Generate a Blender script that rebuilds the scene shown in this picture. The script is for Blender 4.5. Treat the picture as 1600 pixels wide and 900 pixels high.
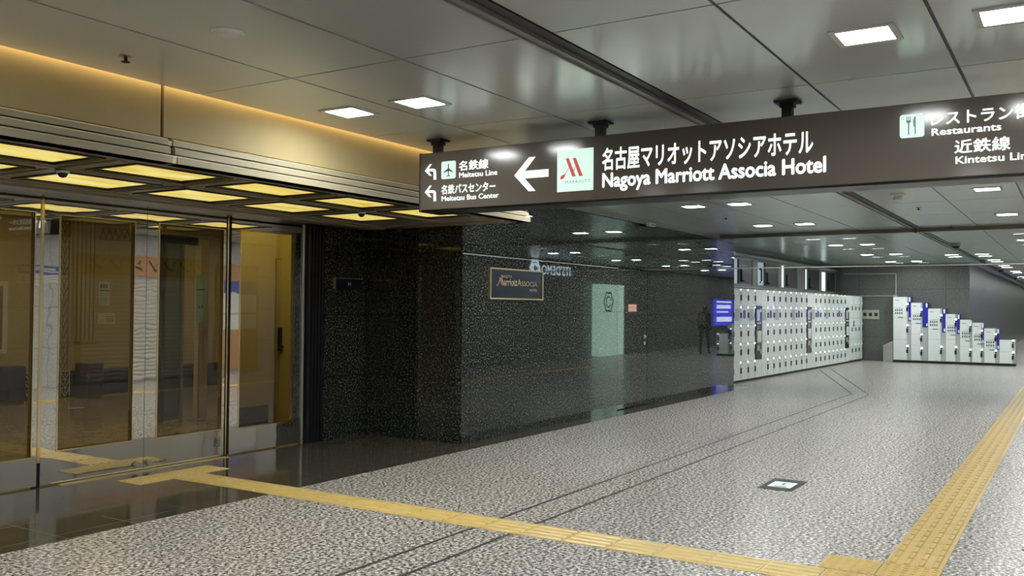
import bpy, bmesh, math, random
from mathutils import Vector, Matrix
random.seed(7)
S = bpy.context.scene
COL = S.collection
for o in list(bpy.data.objects):
    bpy.data.objects.remove(o)

# ------------------------------------------------------------------ camera, world, exposure
YAW, PITCH, ROLL, FPX, EYE = 0.557015726, 0.0219373062, 0.00829012123, 1427.82494, 1.5
cy, sy, cp, sp, cr, sr = (math.cos(YAW), math.sin(YAW), math.cos(PITCH), math.sin(PITCH), math.cos(ROLL), math.sin(ROLL))
FW = Vector((cy * cp, sy * cp, sp)); R0 = Vector((sy, -cy, 0)); U0 = R0.cross(FW)
RT = cr * R0 + sr * U0; UP = -sr * R0 + cr * U0
cam = bpy.data.cameras.new('camera'); camo = bpy.data.objects.new('camera', cam); COL.objects.link(camo)
camo.matrix_world = Matrix(((RT.x, UP.x, -FW.x, 0), (RT.y, UP.y, -FW.y, 0), (RT.z, UP.z, -FW.z, EYE), (0, 0, 0, 1)))
cam.sensor_width = 36; cam.lens = FPX / 1600 * 36; cam.clip_start = 0.05; cam.clip_end = 300
S.camera = camo
S.view_settings.view_transform = 'Standard'
S.view_settings.look = 'None'
S.view_settings.exposure = 0.0
S.view_settings.gamma = 1
S.view_settings.use_curve_mapping = False
w = bpy.data.worlds.new('world'); S.world = w; w.use_nodes = True
w.node_tree.nodes['Background'].inputs[0].default_value = (0.75, 0.8, 0.85, 1)
w.node_tree.nodes['Background'].inputs[1].default_value = 0.15
S.cycles.max_bounces = 8; S.cycles.diffuse_bounces = 4; S.cycles.glossy_bounces = 5
S.cycles.transmission_bounces = 6; S.cycles.transparent_max_bounces = 10
S.cycles.caustics_reflective = False; S.cycles.caustics_refractive = False
S.cycles.sample_clamp_indirect = 6.0; S.cycles.sample_clamp_direct = 30.0
S.cycles.use_denoising = True
S.cycles.use_adaptive_sampling = True; S.cycles.adaptive_threshold = 0.03

LENS = 125.0      # recessed ceiling lights
ONYX = 0.85       # glowing canopy panels
COVE = 7.5       # warm cove slot
LOBBY = 42.0      # unseen lamps added to light the lobby
CEIL = 2.9

# ------------------------------------------------------------------ materials
def newmat(name):
    m = bpy.data.materials.new(name); m.use_nodes = True
    return m, m.node_tree.nodes, m.node_tree.links, m.node_tree.nodes['Principled BSDF']

def plain(name, col, rough=0.5, metal=0.0, spec=0.5, emit=None, es=0.0, var=0.04, scale=6.0, coat=0.0, bump=0.0, bscale=40):
    m, N, L, b = newmat(name)
    b.inputs['Roughness'].default_value = rough; b.inputs['Metallic'].default_value = metal
    b.inputs['Specular IOR Level'].default_value = spec
    b.inputs['Coat Weight'].default_value = coat
    tc = N.new('ShaderNodeTexCoord')
    nz = N.new('ShaderNodeTexNoise'); nz.inputs['Scale'].default_value = scale; nz.inputs['Detail'].default_value = 3
    L.new(tc.outputs['Object'], nz.inputs['Vector'])
    rp = N.new('ShaderNodeValToRGB')
    rp.color_ramp.elements[0].position = 0.3; rp.color_ramp.elements[1].position = 0.7
    rp.color_ramp.elements[0].color = tuple(c * (1 - var) for c in col[:3]) + (1,)
    rp.color_ramp.elements[1].color = tuple(min(1, c * (1 + var)) for c in col[:3]) + (1,)
    L.new(nz.outputs['Fac'], rp.inputs['Fac']); L.new(rp.outputs['Color'], b.inputs['Base Color'])
    if emit:
        b.inputs['Emission Color'].default_value = tuple(emit) + (1,); b.inputs['Emission Strength'].default_value = es
    if bump:
        n2 = N.new('ShaderNodeTexNoise'); n2.inputs['Scale'].default_value = bscale; n2.inputs['Detail'].default_value = 1
        L.new(tc.outputs['Object'], n2.inputs['Vector'])
        bp = N.new('ShaderNodeBump'); bp.inputs['Strength'].default_value = bump; bp.inputs['Distance'].default_value = 0.05
        L.new(n2.outputs['Fac'], bp.inputs['Height']); L.new(bp.outputs['Normal'], b.inputs['Normal'])
    return m

def ramp(N, stops):
    r = N.new('ShaderNodeValToRGB'); e = r.color_ramp.elements
    while len(e) < len(stops): e.new(0.5)
    for i, (p, c) in enumerate(stops):
        e[i].position = p; e[i].color = tuple(c) + (1,)
    return r

def stone(name, stops, scale, rough, joint=None, jw=0.004, bw=1.0, rh=0.67, off=0.5, axes='xy', shift=(0, 0), spec=0.5, detail=3.0, blotch=None):
    """speckled polished stone in world metres with slab joints"""
    m, N, L, b = newmat(name)
    b.inputs['Roughness'].default_value = rough; b.inputs['Specular IOR Level'].default_value = spec
    g = N.new('ShaderNodeNewGeometry')
    nz = N.new('ShaderNodeTexNoise'); nz.inputs['Scale'].default_value = scale; nz.inputs['Detail'].default_value = detail
    nz.inputs['Roughness'].default_value = 0.6
    L.new(g.outputs['Position'], nz.inputs['Vector'])
    r = ramp(N, stops); L.new(nz.outputs['Fac'], r.inputs['Fac']); out = r.outputs['Color']
    if blotch:
        n3 = N.new('ShaderNodeTexNoise'); n3.inputs['Scale'].default_value = blotch[0]; n3.inputs['Detail'].default_value = 2
        L.new(g.outputs['Position'], n3.inputs['Vector'])
        r3 = ramp(N, [(0.45, (0, 0, 0)), (0.62, (1, 1, 1))]); L.new(n3.outputs['Fac'], r3.inputs['Fac'])
        mx = N.new('ShaderNodeMix'); mx.data_type = 'RGBA'
        L.new(r3.outputs['Color'], mx.inputs['Factor']); L.new(out, mx.inputs['A']); mx.inputs['B'].default_value = tuple(blotch[1]) + (1,)
        out = mx.outputs['Result']
    if joint is not None:
        sx = N.new('ShaderNodeSeparateXYZ'); L.new(g.outputs['Position'], sx.inputs[0])
        cx = N.new('ShaderNodeCombineXYZ')
        for i, a in enumerate(axes):
            ad = N.new('ShaderNodeMath'); ad.operation = 'ADD'; ad.inputs[1].default_value = shift[i] + 40 * (bw if i == 0 else rh)
            L.new(sx.outputs[a.upper()], ad.inputs[0]); L.new(ad.outputs[0], cx.inputs[i])
        bk = N.new('ShaderNodeTexBrick'); bk.offset = off; bk.inputs['Scale'].default_value = 1
        bk.inputs['Mortar Size'].default_value = jw; bk.inputs['Mortar Smooth'].default_value = 0
        bk.inputs['Brick Width'].default_value = bw; bk.inputs['Row Height'].default_value = rh
        L.new(cx.outputs[0], bk.inputs['Vector'])
        m2 = N.new('ShaderNodeMix'); m2.data_type = 'RGBA'
        L.new(bk.outputs['Fac'], m2.inputs['Factor']); L.new(out, m2.inputs['A']); m2.inputs['B'].default_value = tuple(joint) + (1,)
        out = m2.outputs['Result']
    L.new(out, b.inputs['Base Color'])
    return m

def glassmat(name, tint, ior=1.5, rough=0.0, refl=(1, 1, 1)):
    m = bpy.data.materials.new(name); m.use_nodes = True
    N, L = m.node_tree.nodes, m.node_tree.links
    N.remove(N['Principled BSDF'])
    t = N.new('ShaderNodeBsdfTransparent'); t.inputs[0].default_value = tuple(tint) + (1,)
    g = N.new('ShaderNodeBsdfGlossy'); g.inputs['Roughness'].default_value = rough; g.inputs[0].default_value = tuple(refl) + (1,)
    f = N.new('ShaderNodeFresnel'); f.inputs[0].default_value = ior
    gg = N.new('ShaderNodeNewGeometry')   # both faces of the pane reflect: count it once, on the face turned to the eye
    k1 = N.new('ShaderNodeMath'); k1.operation = 'SUBTRACT'; k1.inputs[0].default_value = 1.0; L.new(gg.outputs['Backfacing'], k1.inputs[1])
    k2 = N.new('ShaderNodeMath'); k2.operation = 'MULTIPLY'; k2.use_clamp = True; L.new(k1.outputs[0], k2.inputs[0]); L.new(f.outputs[0], k2.inputs[1])
    k3 = N.new('ShaderNodeMath'); k3.operation = 'MULTIPLY'; k3.use_clamp = True; L.new(k2.outputs[0], k3.inputs[0]); k3.inputs[1].default_value = 1.7
    x = N.new('ShaderNodeMixShader'); L.new(k3.outputs[0], x.inputs[0]); L.new(t.outputs[0], x.inputs[1]); L.new(g.outputs[0], x.inputs[2])
    L.new(x.outputs[0], N['Material Output'].inputs['Surface'])
    return m

def emitmat(name, col, s):
    return plain(name, tuple(c * 0.25 for c in col), 0.4, emit=col, es=s, var=0.0, spec=0.3)

def onyxmat(name, s):
    m, N, L, b = newmat(name)
    g = N.new('ShaderNodeNewGeometry'); n = N.new('ShaderNodeTexNoise'); n.inputs['Scale'].default_value = 2.2; n.inputs['Detail'].default_value = 7
    n.inputs['Distortion'].default_value = 1.6
    mp = N.new('ShaderNodeMapping'); mp.inputs['Scale'].default_value = (0.7, 2.4, 1); L.new(g.outputs['Position'], mp.inputs[0]); L.new(mp.outputs[0], n.inputs['Vector'])
    r = ramp(N, [(0.3, (0.70, 0.51, 0.09)), (0.5, (0.86, 0.69, 0.17)), (0.7, (0.96, 0.84, 0.36))]); L.new(n.outputs['Fac'], r.inputs['Fac'])
    L.new(r.outputs['Color'], b.inputs['Base Color']); L.new(r.outputs['Color'], b.inputs['Emission Color'])
    b.inputs['Emission Strength'].default_value = s; b.inputs['Roughness'].default_value = 0.25
    return m

M = {}
M['floor'] = stone('grey_granite', [(0.36, (0.035, 0.032, 0.029)), (0.45, (0.175, 0.16, 0.148)), (0.52, (0.39, 0.366, 0.34)), (0.60, (0.76, 0.725, 0.68))],
                   42, 0.27, joint=(0.12, 0.113, 0.106), jw=0.0028, bw=1.33, rh=0.67, shift=(0.3, 0.41), spec=0.36)
M['dark_floor'] = stone('dark_polished_stone', [(0.35, (0.042, 0.037, 0.028)), (0.65, (0.08, 0.071, 0.055))], 9, 0.09,
                        joint=(0.20, 0.18, 0.145), jw=0.004, bw=0.5, rh=0.475, off=0.0, shift=(0.0, 0.05), spec=0.7)
G1 = [(0.46, (0.006, 0.007, 0.007)), (0.53, (0.024, 0.027, 0.025)), (0.59, (0.078, 0.088, 0.078)), (0.69, (0.23, 0.25, 0.215))]
M['granite'] = stone('black_granite', G1, 50, 0.018, joint=(0.004, 0.004, 0.004), jw=0.004, bw=0.655, rh=0.705, off=0.0, axes='xz', shift=(0.05, 0.0), spec=0.5, detail=2)
M['granite_y'] = stone('black_granite_return', G1, 50, 0.018, joint=(0.004, 0.004, 0.004), jw=0.004, bw=0.72, rh=0.705, off=0.0, axes='yz', shift=(0.0, 0.0), spec=0.6, detail=2)
M['granite_door'] = stone('black_granite_door', G1, 50, 0.018, joint=(0.004, 0.004, 0.004), jw=0.003, bw=0.0001 + 3.0, rh=0.705, off=0.0, axes='xz', shift=(2.7, 0.0), spec=0.6, detail=2)
GW = [(0.35, (0.075, 0.08, 0.078)), (0.65, (0.15, 0.155, 0.15))]
M['grey_wall'] = stone('grey_stone_wall', GW, 30, 0.35, joint=(0.03, 0.03, 0.03), jw=0.004, bw=1.2, rh=0.72, off=0.0, axes='yz', shift=(0.25, 0.0))
M['grey_wall_x'] = stone('grey_stone_wall_long', GW, 30, 0.35, joint=(0.03, 0.03, 0.03), jw=0.004, bw=1.2, rh=0.72, off=0.0, axes='xz', shift=(0.25, 0.0))
M['pale_wall'] = stone('pale_stone_wall', [(0.35, (0.38, 0.38, 0.375)), (0.65, (0.58, 0.575, 0.56))], 30, 0.3, joint=(0.1, 0.1, 0.1), jw=0.005, bw=1.2, rh=0.72, off=0.0, axes='xz')
M['mid_wall'] = stone('mid_grey_stone_wall', [(0.35, (0.15, 0.155, 0.155)), (0.65, (0.26, 0.265, 0.26))], 30, 0.3, joint=(0.06, 0.06, 0.06), jw=0.005, bw=1.2, rh=0.72, off=0.0, axes='xz')
M['ceiling'] = plain('satin_ceiling_panel', (0.76, 0.80, 0.775), 0.24, metal=0.42, spec=0.5, var=0.02, scale=0.6)
M['ceiling_dark'] = plain('dark_slot_metal', (0.05, 0.05, 0.052), 0.45, metal=0.4)
M['ceiling_trim'] = plain('ceiling_edge_trim', (0.30, 0.30, 0.295), 0.4, metal=0.4)
M['beam'] = plain('barrier_beam', (0.17, 0.155, 0.14), 0.4, metal=0.4)
M['fascia'] = plain('champagne_metal', (0.31, 0.245, 0.13), 0.6, spec=0.12, var=0.03)
M['cornice'] = plain('champagne_cornice', (0.27, 0.24, 0.165), 0.5, metal=0.1, spec=0.25, var=0.03)
M['bronze'] = plain('bronze_soffit', (0.33, 0.285, 0.20), 0.35, metal=0.3, var=0.05)
M['bronze_dark'] = plain('dark_bronze', (0.035, 0.028, 0.02), 0.3, metal=0.5)
M['mirror'] = plain('mirror_steel', (0.78, 0.76, 0.71), 0.02, metal=1.0, var=0.0, bump=0.012, bscale=5)
M['brass'] = plain('polished_brass', (0.80, 0.66, 0.38), 0.14, metal=1.0, var=0.02)
M['thresh'] = plain('brushed_brass', (0.66, 0.55, 0.30), 0.4, metal=0.7, var=0.05)
M['black'] = plain('black_gloss', (0.008, 0.008, 0.010), 0.2)
M['pilaster'] = plain('black_fluted_stone', (0.010, 0.011, 0.016), 0.18)
M['rubber'] = plain('black_matt', (0.012, 0.012, 0.012), 0.6)
M['glass'] = glassmat('bronze_tinted_glass', (0.68, 0.64, 0.48), 1.5)
M['clear'] = glassmat('clear_barrier_glass', (0.93, 0.955, 0.95), 1.33)
M['inner_glass'] = glassmat('teal_inner_glass', (0.42, 0.52, 0.50), 1.5)
M['onyx'] = onyxmat('backlit_onyx', ONYX)
M['cove'] = emitmat('warm_cove_light', (1.0, 0.74, 0.36), COVE)
M['lens'] = emitmat('light_lens', (0.97, 1.0, 0.975), LENS)
M['lens_dim'] = emitmat('light_lens_dim', (0.97, 1.0, 0.975), LENS * 0.3)
M['lens_frame'] = plain('light_frame_white', (0.62, 0.62, 0.60), 0.4)
M['sign'] = plain('sign_brown', (0.085, 0.072, 0.06), 0.14, spec=0.25, var=0.02)
M['sign_black'] = plain('sign_end_black', (0.012, 0.012, 0.013), 0.3)
M['sign_white'] = emitmat('sign_backlit_white', (0.74, 1.0, 0.86), 0.80)
M['sign_letter'] = emitmat('sign_backlit_letter', (0.93, 1.0, 0.965), 1.0)
M['sign_red'] = emitmat('sign_backlit_red', (0.62, 0.025, 0.02), 0.65)
M['sign_grey'] = emitmat('sign_backlit_grey', (0.30, 0.36, 0.33), 0.7)
M['sign_dark'] = plain('sign_opaque_dark', (0.02, 0.022, 0.022), 0.3)
M['yellow'] = plain('tactile_yellow', (0.57, 0.395, 0.11), 0.38, var=0.12, scale=9)
M['yellow_worn'] = plain('tactile_yellow_worn', (0.65, 0.48, 0.175), 0.32, var=0.12, scale=9)
M['locker'] = plain('locker_white', (0.78, 0.82, 0.815), 0.3, var=0.02)
M['locker_gap'] = plain('locker_carcass', (0.30, 0.32, 0.32), 0.4)
M['locker_blue'] = plain('locker_blue', (0.012, 0.02, 0.36), 0.3)
M['locker_strip'] = plain('locker_strip_grey', (0.42, 0.45, 0.46), 0.3)
M['led'] = emitmat('lock_led', (0.80, 1.0, 0.90), 6.0)
M['led_green'] = emitmat('lock_led_green', (0.2, 1.0, 0.45), 5.0)
M['screen'] = emitmat('touch_screen', (0.42, 0.48, 0.72), 0.6)
M['paper'] = plain('paper_white', (0.70, 0.70, 0.66), 0.6)
M['ink'] = plain('ink_grey', (0.14, 0.14, 0.16), 0.6)
M['ink_blue'] = plain('ink_blue', (0.05, 0.08, 0.32), 0.5)
M['steel'] = plain('brushed_steel', (0.48, 0.47, 0.44), 0.32, metal=0.8)
M['panelbox'] = plain('outlet_box_beige', (0.42, 0.42, 0.35), 0.4)
M['lobby_wall'] = plain('lobby_honey_wall', (0.50, 0.43, 0.17), 0.55, var=0.06, scale=2)
M['lobby_line'] = plain('lobby_inlay', (0.24, 0.18, 0.07), 0.4)
M['lobby_post'] = plain('lobby_post_cream', (0.74, 0.66, 0.42), 0.5)
M['lobby_floor'] = stone('lobby_floor_stone', [(0.35, (0.30, 0.25, 0.16)), (0.65, (0.42, 0.36, 0.25))], 6, 0.15, joint=(0.16, 0.13, 0.08), jw=0.004, bw=0.8, rh=0.8, off=0.0)
M['lobby_dark'] = plain('lobby_dark_stone', (0.03, 0.03, 0.032), 0.2)
M['lobby_brown'] = plain('lobby_brown_leather', (0.06, 0.032, 0.018), 0.35)
M['lobby_fill_lamp'] = emitmat('lobby_fill_lamp', (1.0, 0.87, 0.52), LOBBY)
M['teal'] = plain('teal_paper', (0.48, 0.74, 0.72), 0.5)
M['window_glow'] = emitmat('lit_window_pane', (0.80, 0.95, 1.0), 1.9)
M['window_dim'] = emitmat('dim_window_pane', (0.36, 0.47, 0.53), 0.75)
M['sash'] = plain('dark_sash_panel', (0.035, 0.037, 0.037), 0.3)
M['pier'] = plain('grey_pier', (0.20, 0.21, 0.205), 0.4)
M['ledge'] = plain('ledge_grey', (0.34, 0.35, 0.345), 0.4)
M['plaque'] = plain('navy_plaque', (0.008, 0.012, 0.028), 0.25)
M['gold'] = plain('aged_gold', (0.62, 0.50, 0.27), 0.3, metal=0.9)
M['gold_letter'] = plain('gold_letter', (0.50, 0.41, 0.23), 0.35, metal=0.2)
M['red'] = plain('red_sticker', (0.52, 0.16, 0.11), 0.5)
M['pale'] = plain('sticker_pale', (0.78, 0.70, 0.64), 0.5)
M['exit_white'] = emitmat('exit_backlit_white', (0.80, 1.0, 0.92), 1.0)
M['exit_green'] = emitmat('exit_backlit_green', (0.015, 0.20, 0.11), 0.8)
M['white_plastic'] = plain('white_plastic', (0.82, 0.82, 0.79), 0.4)
M['shutter'] = plain('shutter_metal', (0.66, 0.62, 0.56), 0.4, metal=0.1)
M['orange'] = plain('orange_banner', (0.42, 0.22, 0.10), 0.5)
M['lightbox'] = emitmat('mint_lightbox', (0.62, 0.95, 0.80), 2.2)
M['letter_glow'] = emitmat('shop_letter_glow', (0.75, 0.92, 1.0), 5.0)
M['blue_screen'] = emitmat('blue_signage_screen', (0.06, 0.07, 0.85), 3.0)
M['blue_screen_text'] = emitmat('blue_screen_text', (0.75, 0.80, 1.0), 3.5)
M['cloth'] = plain('dark_cloth', (0.012, 0.013, 0.017), 0.8)
M['cloth2'] = plain('navy_trousers', (0.016, 0.018, 0.026), 0.85)
M['skin'] = plain('skin', (0.42, 0.25, 0.17), 0.5)
M['hair'] = plain('black_hair', (0.010, 0.009, 0.009), 0.5)
M['bag'] = plain('brown_backpack', (0.09, 0.065, 0.045), 0.7)

# ------------------------------------------------------------------ builders
class MB:
    """collects shapes in world coordinates; build() links them as ONE mesh object"""
    def __init__(s): s.bm = bmesh.new()
    def box(s, x0, y0, z0, x1, y1, z1):
        x0, x1 = min(x0, x1), max(x0, x1); y0, y1 = min(y0, y1), max(y0, y1); z0, z1 = min(z0, z1), max(z0, z1)
        v = [s.bm.verts.new(p) for p in ((x0, y0, z0), (x1, y0, z0), (x1, y1, z0), (x0, y1, z0), (x0, y0, z1), (x1, y0, z1), (x1, y1, z1), (x0, y1, z1))]
        for f in ((3, 2, 1, 0), (4, 5, 6, 7), (0, 1, 5, 4), (1, 2, 6, 5), (2, 3, 7, 6), (3, 0, 4, 7)): s.bm.faces.new([v[i] for i in f])
        return s
    def prism(s, pts, axis, a, b):
        """2D outline extruded along an axis: axis x -> pts (y,z); y -> (x,z); z -> (x,y)"""
        def P(p, t): return {'x': (t, p[0], p[1]), 'y': (p[0], t, p[1]), 'z': (p[0], p[1], t)}[axis]
        A = [s.bm.verts.new(P(p, a)) for p in pts]; B = [s.bm.verts.new(P(p, b)) for p in pts]
        n = len(pts)
        fs = [s.bm.faces.new(A), s.bm.faces.new(B[::-1])]
        for i in range(n): fs.append(s.bm.faces.new((A[i], A[(i + 1) % n], B[(i + 1) % n], B[i])))
        bmesh.ops.recalc_face_normals(s.bm, faces=fs)
        return s
    def ring(s, axis, a, b, o, i):
        """rectangular frame: o, i = (u0,v0,u1,v1) outer and inner"""
        for r in ((o[0], o[1], o[2], i[1]), (o[0], i[3], o[2], o[3]), (o[0], i[1], i[0], i[3]), (i[2], i[1], o[2], i[3])):
            s.prism([(r[0], r[1]), (r[2], r[1]), (r[2], r[3]), (r[0], r[3])], axis, a, b)
        return s
    def lathe(s, c, prof, n=20, axis='z'):
        rings = []
        for r, h in prof:
            ring = []
            for k in range(n):
                t = 2 * math.pi * k / n; u, v = r * math.cos(t), r * math.sin(t)
                p = {'z': (u, v, h), 'x': (h, u, v), 'y': (u, h, v)}[axis]
                ring.append(s.bm.verts.new((c[0] + p[0], c[1] + p[1], c[2] + p[2])))
            rings.append(ring)
        fs = []
        for a, b in zip(rings, rings[1:]):
            for k in range(n): fs.append(s.bm.faces.new((a[k], a[(k + 1) % n], b[(k + 1) % n], b[k])))
        fs.append(s.bm.faces.new(rings[0])); fs.append(s.bm.faces.new(rings[-1]))
        bmesh.ops.recalc_face_normals(s.bm, faces=fs)
        return s
    def tube(s, pts, r, n=8):
        pts = [Vector(p) for p in pts]; rings = []
        for i, p in enumerate(pts):
            d = (pts[min(i + 1, len(pts) - 1)] - pts[max(i - 1, 0)]).normalized()
            a = d.cross(Vector((0, 0, 1)) if abs(d.z) < 0.9 else Vector((1, 0, 0))).normalized(); b = d.cross(a)
            rings.append([s.bm.verts.new(p + r * (math.cos(2 * math.pi * k / n) * a + math.sin(2 * math.pi * k / n) * b)) for k in range(n)])
        fs = []
        for A, B in zip(rings, rings[1:]):
            for k in range(n): fs.append(s.bm.faces.new((A[k], A[(k + 1) % n], B[(k + 1) % n], B[k])))
        fs.append(s.bm.faces.new(rings[0])); fs.append(s.bm.faces.new(rings[-1]))
        bmesh.ops.recalc_face_normals(s.bm, faces=fs)
        return s
    def stroke(s, pts, wd, axis, a, b):
        """flat strokes of width wd along a 2D polyline, extruded"""
        for p, q in zip(pts, pts[1:]):
            d = Vector((q[0] - p[0], q[1] - p[1])); l = d.length
            if l < 1e-6: continue
            n = Vector((-d.y, d.x)) / l * wd / 2; e = d / l * wd * 0.3
            s.prism([(p[0] - e.x + n.x, p[1] - e.y + n.y), (q[0] + e.x + n.x, q[1] + e.y + n.y), (q[0] + e.x - n.x, q[1] + e.y - n.y), (p[0] - e.x - n.x, p[1] - e.y - n.y)], axis, a, b)
        return s
    def build(s, name, m, parent=None, at=None, smooth=False, bevel=0.0, local=False):
        me = bpy.data.meshes.new(name)
        org = Vector((0, 0, 0))
        if parent is not None and not local:
            q = parent
            while q is not None: org += q.location; q = q.parent
        if at is not None: org += Vector(at)
        if org.length: bmesh.ops.translate(s.bm, verts=s.bm.verts, vec=-org)
        s.bm.to_mesh(me); s.bm.free()
        me.materials.append(M[m])
        if smooth:
            for p in me.polygons: p.use_smooth = True
        o = bpy.data.objects.new(name, me); COL.objects.link(o)
        if parent is not None: o.parent = parent
        if at is not None: o.location = at
        if bevel:
            b = o.modifiers.new('bevel', 'BEVEL'); b.width = bevel; b.segments = 2; b.limit_method = 'ANGLE'
        return o

def tag(o, label, cat, group=None):
    o['label'] = label; o['category'] = cat
    if group: o['group'] = group
    return o
def thing(name, label, cat, loc, group=None):
    o = bpy.data.objects.new(name, None); COL.objects.link(o); o.location = loc; o.empty_display_size = 0.1
    return tag(o, label, cat, group)
def struct(o):
    o['kind'] = 'structure'; return o
def sroot(name, loc=(0, 0, 0)):
    o = bpy.data.objects.new(name, None); COL.objects.link(o); o.location = loc
    return struct(o)
def dup(root, loc, label=None):
    r = root.copy(); COL.objects.link(r); r.location = loc
    if label: r['label'] = label
    for ch in list(root.children):
        c = ch.copy(); COL.objects.link(c); c.parent = r
        for g in list(ch.children):
            d = g.copy(); COL.objects.link(d); d.parent = c
    return r

def textmesh(body, bold=0.0, spacing=1.0, shear=0.0):
    cu = bpy.data.curves.new('t', 'FONT'); cu.body = body; cu.size = 1; cu.offset = bold; cu.space_character = spacing; cu.shear = shear
    cu.fill_mode = 'FRONT'; cu.resolution_u = 3
    o = bpy.data.objects.new('t', cu); COL.objects.link(o)
    bpy.context.view_layer.update()
    me = bpy.data.meshes.new_from_object(o.evaluated_get(bpy.context.evaluated_depsgraph_get()))
    bpy.data.objects.remove(o); bpy.data.curves.remove(cu)
    return me
def lettering(body, face, u0, v0, u1, v1, m, parent=None, name='lettering', bold=0.0, spacing=1.0, base='fit', part=None, thick=0.003, shear=0.0, at=None):
    """text fitted into (u0..u1, v0..v1) on a wall; face(u, v, d) -> world point, d = distance out of the wall"""
    lit = m.startswith('sign_') or m.startswith('letter')
    me = textmesh(body, min(bold, 0.0 if lit else 0.014), spacing, shear)
    if not lit: bold = 0.0
    xs = [v.co.x for v in me.vertices]; ys = [v.co.y for v in me.vertices]
    X0, X1, Y0, Y1 = min(xs), max(xs), min(ys), max(ys)
    if part:
        m2 = textmesh(part, 0.0, spacing, shear); X1 = max(v.co.x for v in m2.vertices); bpy.data.meshes.remove(m2)
    if base == 'line': Y0 = 0.0
    bm = bmesh.new()
    for dx, dy in (((0, 0), (bold, 0), (-bold, 0), (0, bold), (0, -bold), (bold * 0.7, bold * 0.7), (-bold * 0.7, -bold * 0.7)) if bold > 0 else ((0, 0),)):
        n0 = len(bm.verts); bm.from_mesh(me); bm.verts.ensure_lookup_table()
        for v in bm.verts[n0:]: v.co.x += dx; v.co.y += dy
    bpy.data.meshes.remove(me)
    r = bmesh.ops.extrude_face_region(bm, geom=bm.faces[:])
    top = {v for v in r['geom'] if isinstance(v, bmesh.types.BMVert)}
    for v in bm.verts:
        u = u0 + (v.co.x - X0) / (X1 - X0) * (u1 - u0); q = v0 + (v.co.y - Y0) / (Y1 - Y0) * (v1 - v0)
        v.co = face(u, q, thick if v in top else 0.0)
    bmesh.ops.recalc_face_normals(bm, faces=bm.faces)
    b = MB(); b.bm.free(); b.bm = bm
    return b.build(name, m, parent, at)

# ------------------------------------------------------------------ floor
XE = 75.0
struct(MB().box(-6, -1.3, -0.1, XE, 5.5, 0).box(17.65, 5.5, -0.1, 29.3, 6.5, 0).build('floor', 'floor'))
struct(MB().box(-6, 5.5, -0.1, 8.35, 7.3, 0).box(8.35, 5.5, -0.1, 17.65, 5.9, 0).build('floor_entrance', 'dark_floor'))
struct(MB().box(2.0, 7.3, -0.1, 16, 15, 0).build('floor_lobby', 'lobby_floor'))
def inlay(n, pts):
    b = MB()
    for p, q in zip(pts, pts[1:]):
        d = Vector((q[0] - p[0], q[1] - p[1])).normalized(); e = Vector((-d.y, d.x)) * 0.0125
        b.prism([(p[0] + e.x, p[1] + e.y), (q[0] + e.x, q[1] + e.y), (q[0] - e.x, q[1] - e.y), (p[0] - e.x, p[1] - e.y)], 'z', 0.0, 0.0012)
    struct(b.build('trim_%d' % n, 'rubber'))
for n, y, xa, end in ((1, 3.525, 17.31, (23.77, 5.62)), (2, 3.225, 17.27, (24.72, 5.59))):
    inlay(n, [(-6, y), (5.19, y)]); inlay(n + 2, [(5.515, y), (xa, y), end])

# ------------------------------------------------------------------ ceiling
def gridceil(name, ys, x0, x1, gap):
    xs = [4.02 + 1.73 * k for k in range(-7, 45)]
    xs = [x0] + [x for x in xs if x0 + 0.2 < x < x1 - 0.2] + [x1]
    b = MB()
    for ya, yb in zip(ys, ys[1:]):
        for xa, xb in zip(xs, xs[1:]): b.box(xa + 0.0065, ya + gap, CEIL, xb - 0.0065, yb - gap, CEIL + 0.03)
    return b
struct(gridceil('ceiling', [2.44, 3.25, 4.11, 4.97], -6, 29.3, 0.009).build('ceiling', 'ceiling'))
struct(gridceil('ceiling', [-1.3, -0.25, 0.59, 1.42, 2.28], -6, XE, 0.009).build('ceiling_right', 'ceiling'))
struct(gridceil('ceiling', [4.97, 5.79], 8.36, 17.65, 0.004).build('ceiling_beside_wall', 'ceiling'))
struct(gridceil('ceiling', [4.97, 5.79, 6.46], 17.65, 29.3, 0.006).build('ceiling_over_lockers', 'ceiling'))
struct(gridceil('ceiling', [2.44, 2.72], 29.3, XE, 0.004).build('ceiling_far', 'ceiling'))
struct(MB().box(-6, -1.3, CEIL + 0.06, XE, 6.5, CEIL + 0.12).box(-6, 2.25, CEIL + 0.03, XE, 2.47, CEIL + 0.06).box(-6, 2.45, CEIL + 0.007, 29.3, 4.96, CEIL + 0.06).box(-6, -1.3, CEIL + 0.007, XE, 2.27, CEIL + 0.06).box(8.4, 4.9, CEIL + 0.007, 29.3, 5.78, CEIL + 0.06).build('ceiling_void', 'ceiling_dark'))
b = MB()
b.box(-6, 2.385, CEIL - 0.006, XE, 2.44, CEIL + 0.002).box(-6, 2.425, CEIL - 0.02, XE, 2.438, CEIL)
b.box(-6, 2.375, CEIL - 0.012, XE, 2.388, CEIL + 0.03)
struct(b.build('trim_5', 'ceiling_trim'))
struct(MB().box(-6, 2.282, CEIL + 0.012, XE, 2.374, CEIL + 0.03).box(-6, 2.278, CEIL - 0.006, XE, 2.286, CEIL + 0.03).build('trim_6', 'ceiling_dark'))
# edge trim above the black granite wall
struct(MB().box(8.36, 5.775, 2.835, 17.65, 5.83, CEIL - 0.001).box(8.36, 5.755, 2.875, 17.65, 5.79, CEIL - 0.001).build('trim_7', 'ceiling_trim'))

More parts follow.
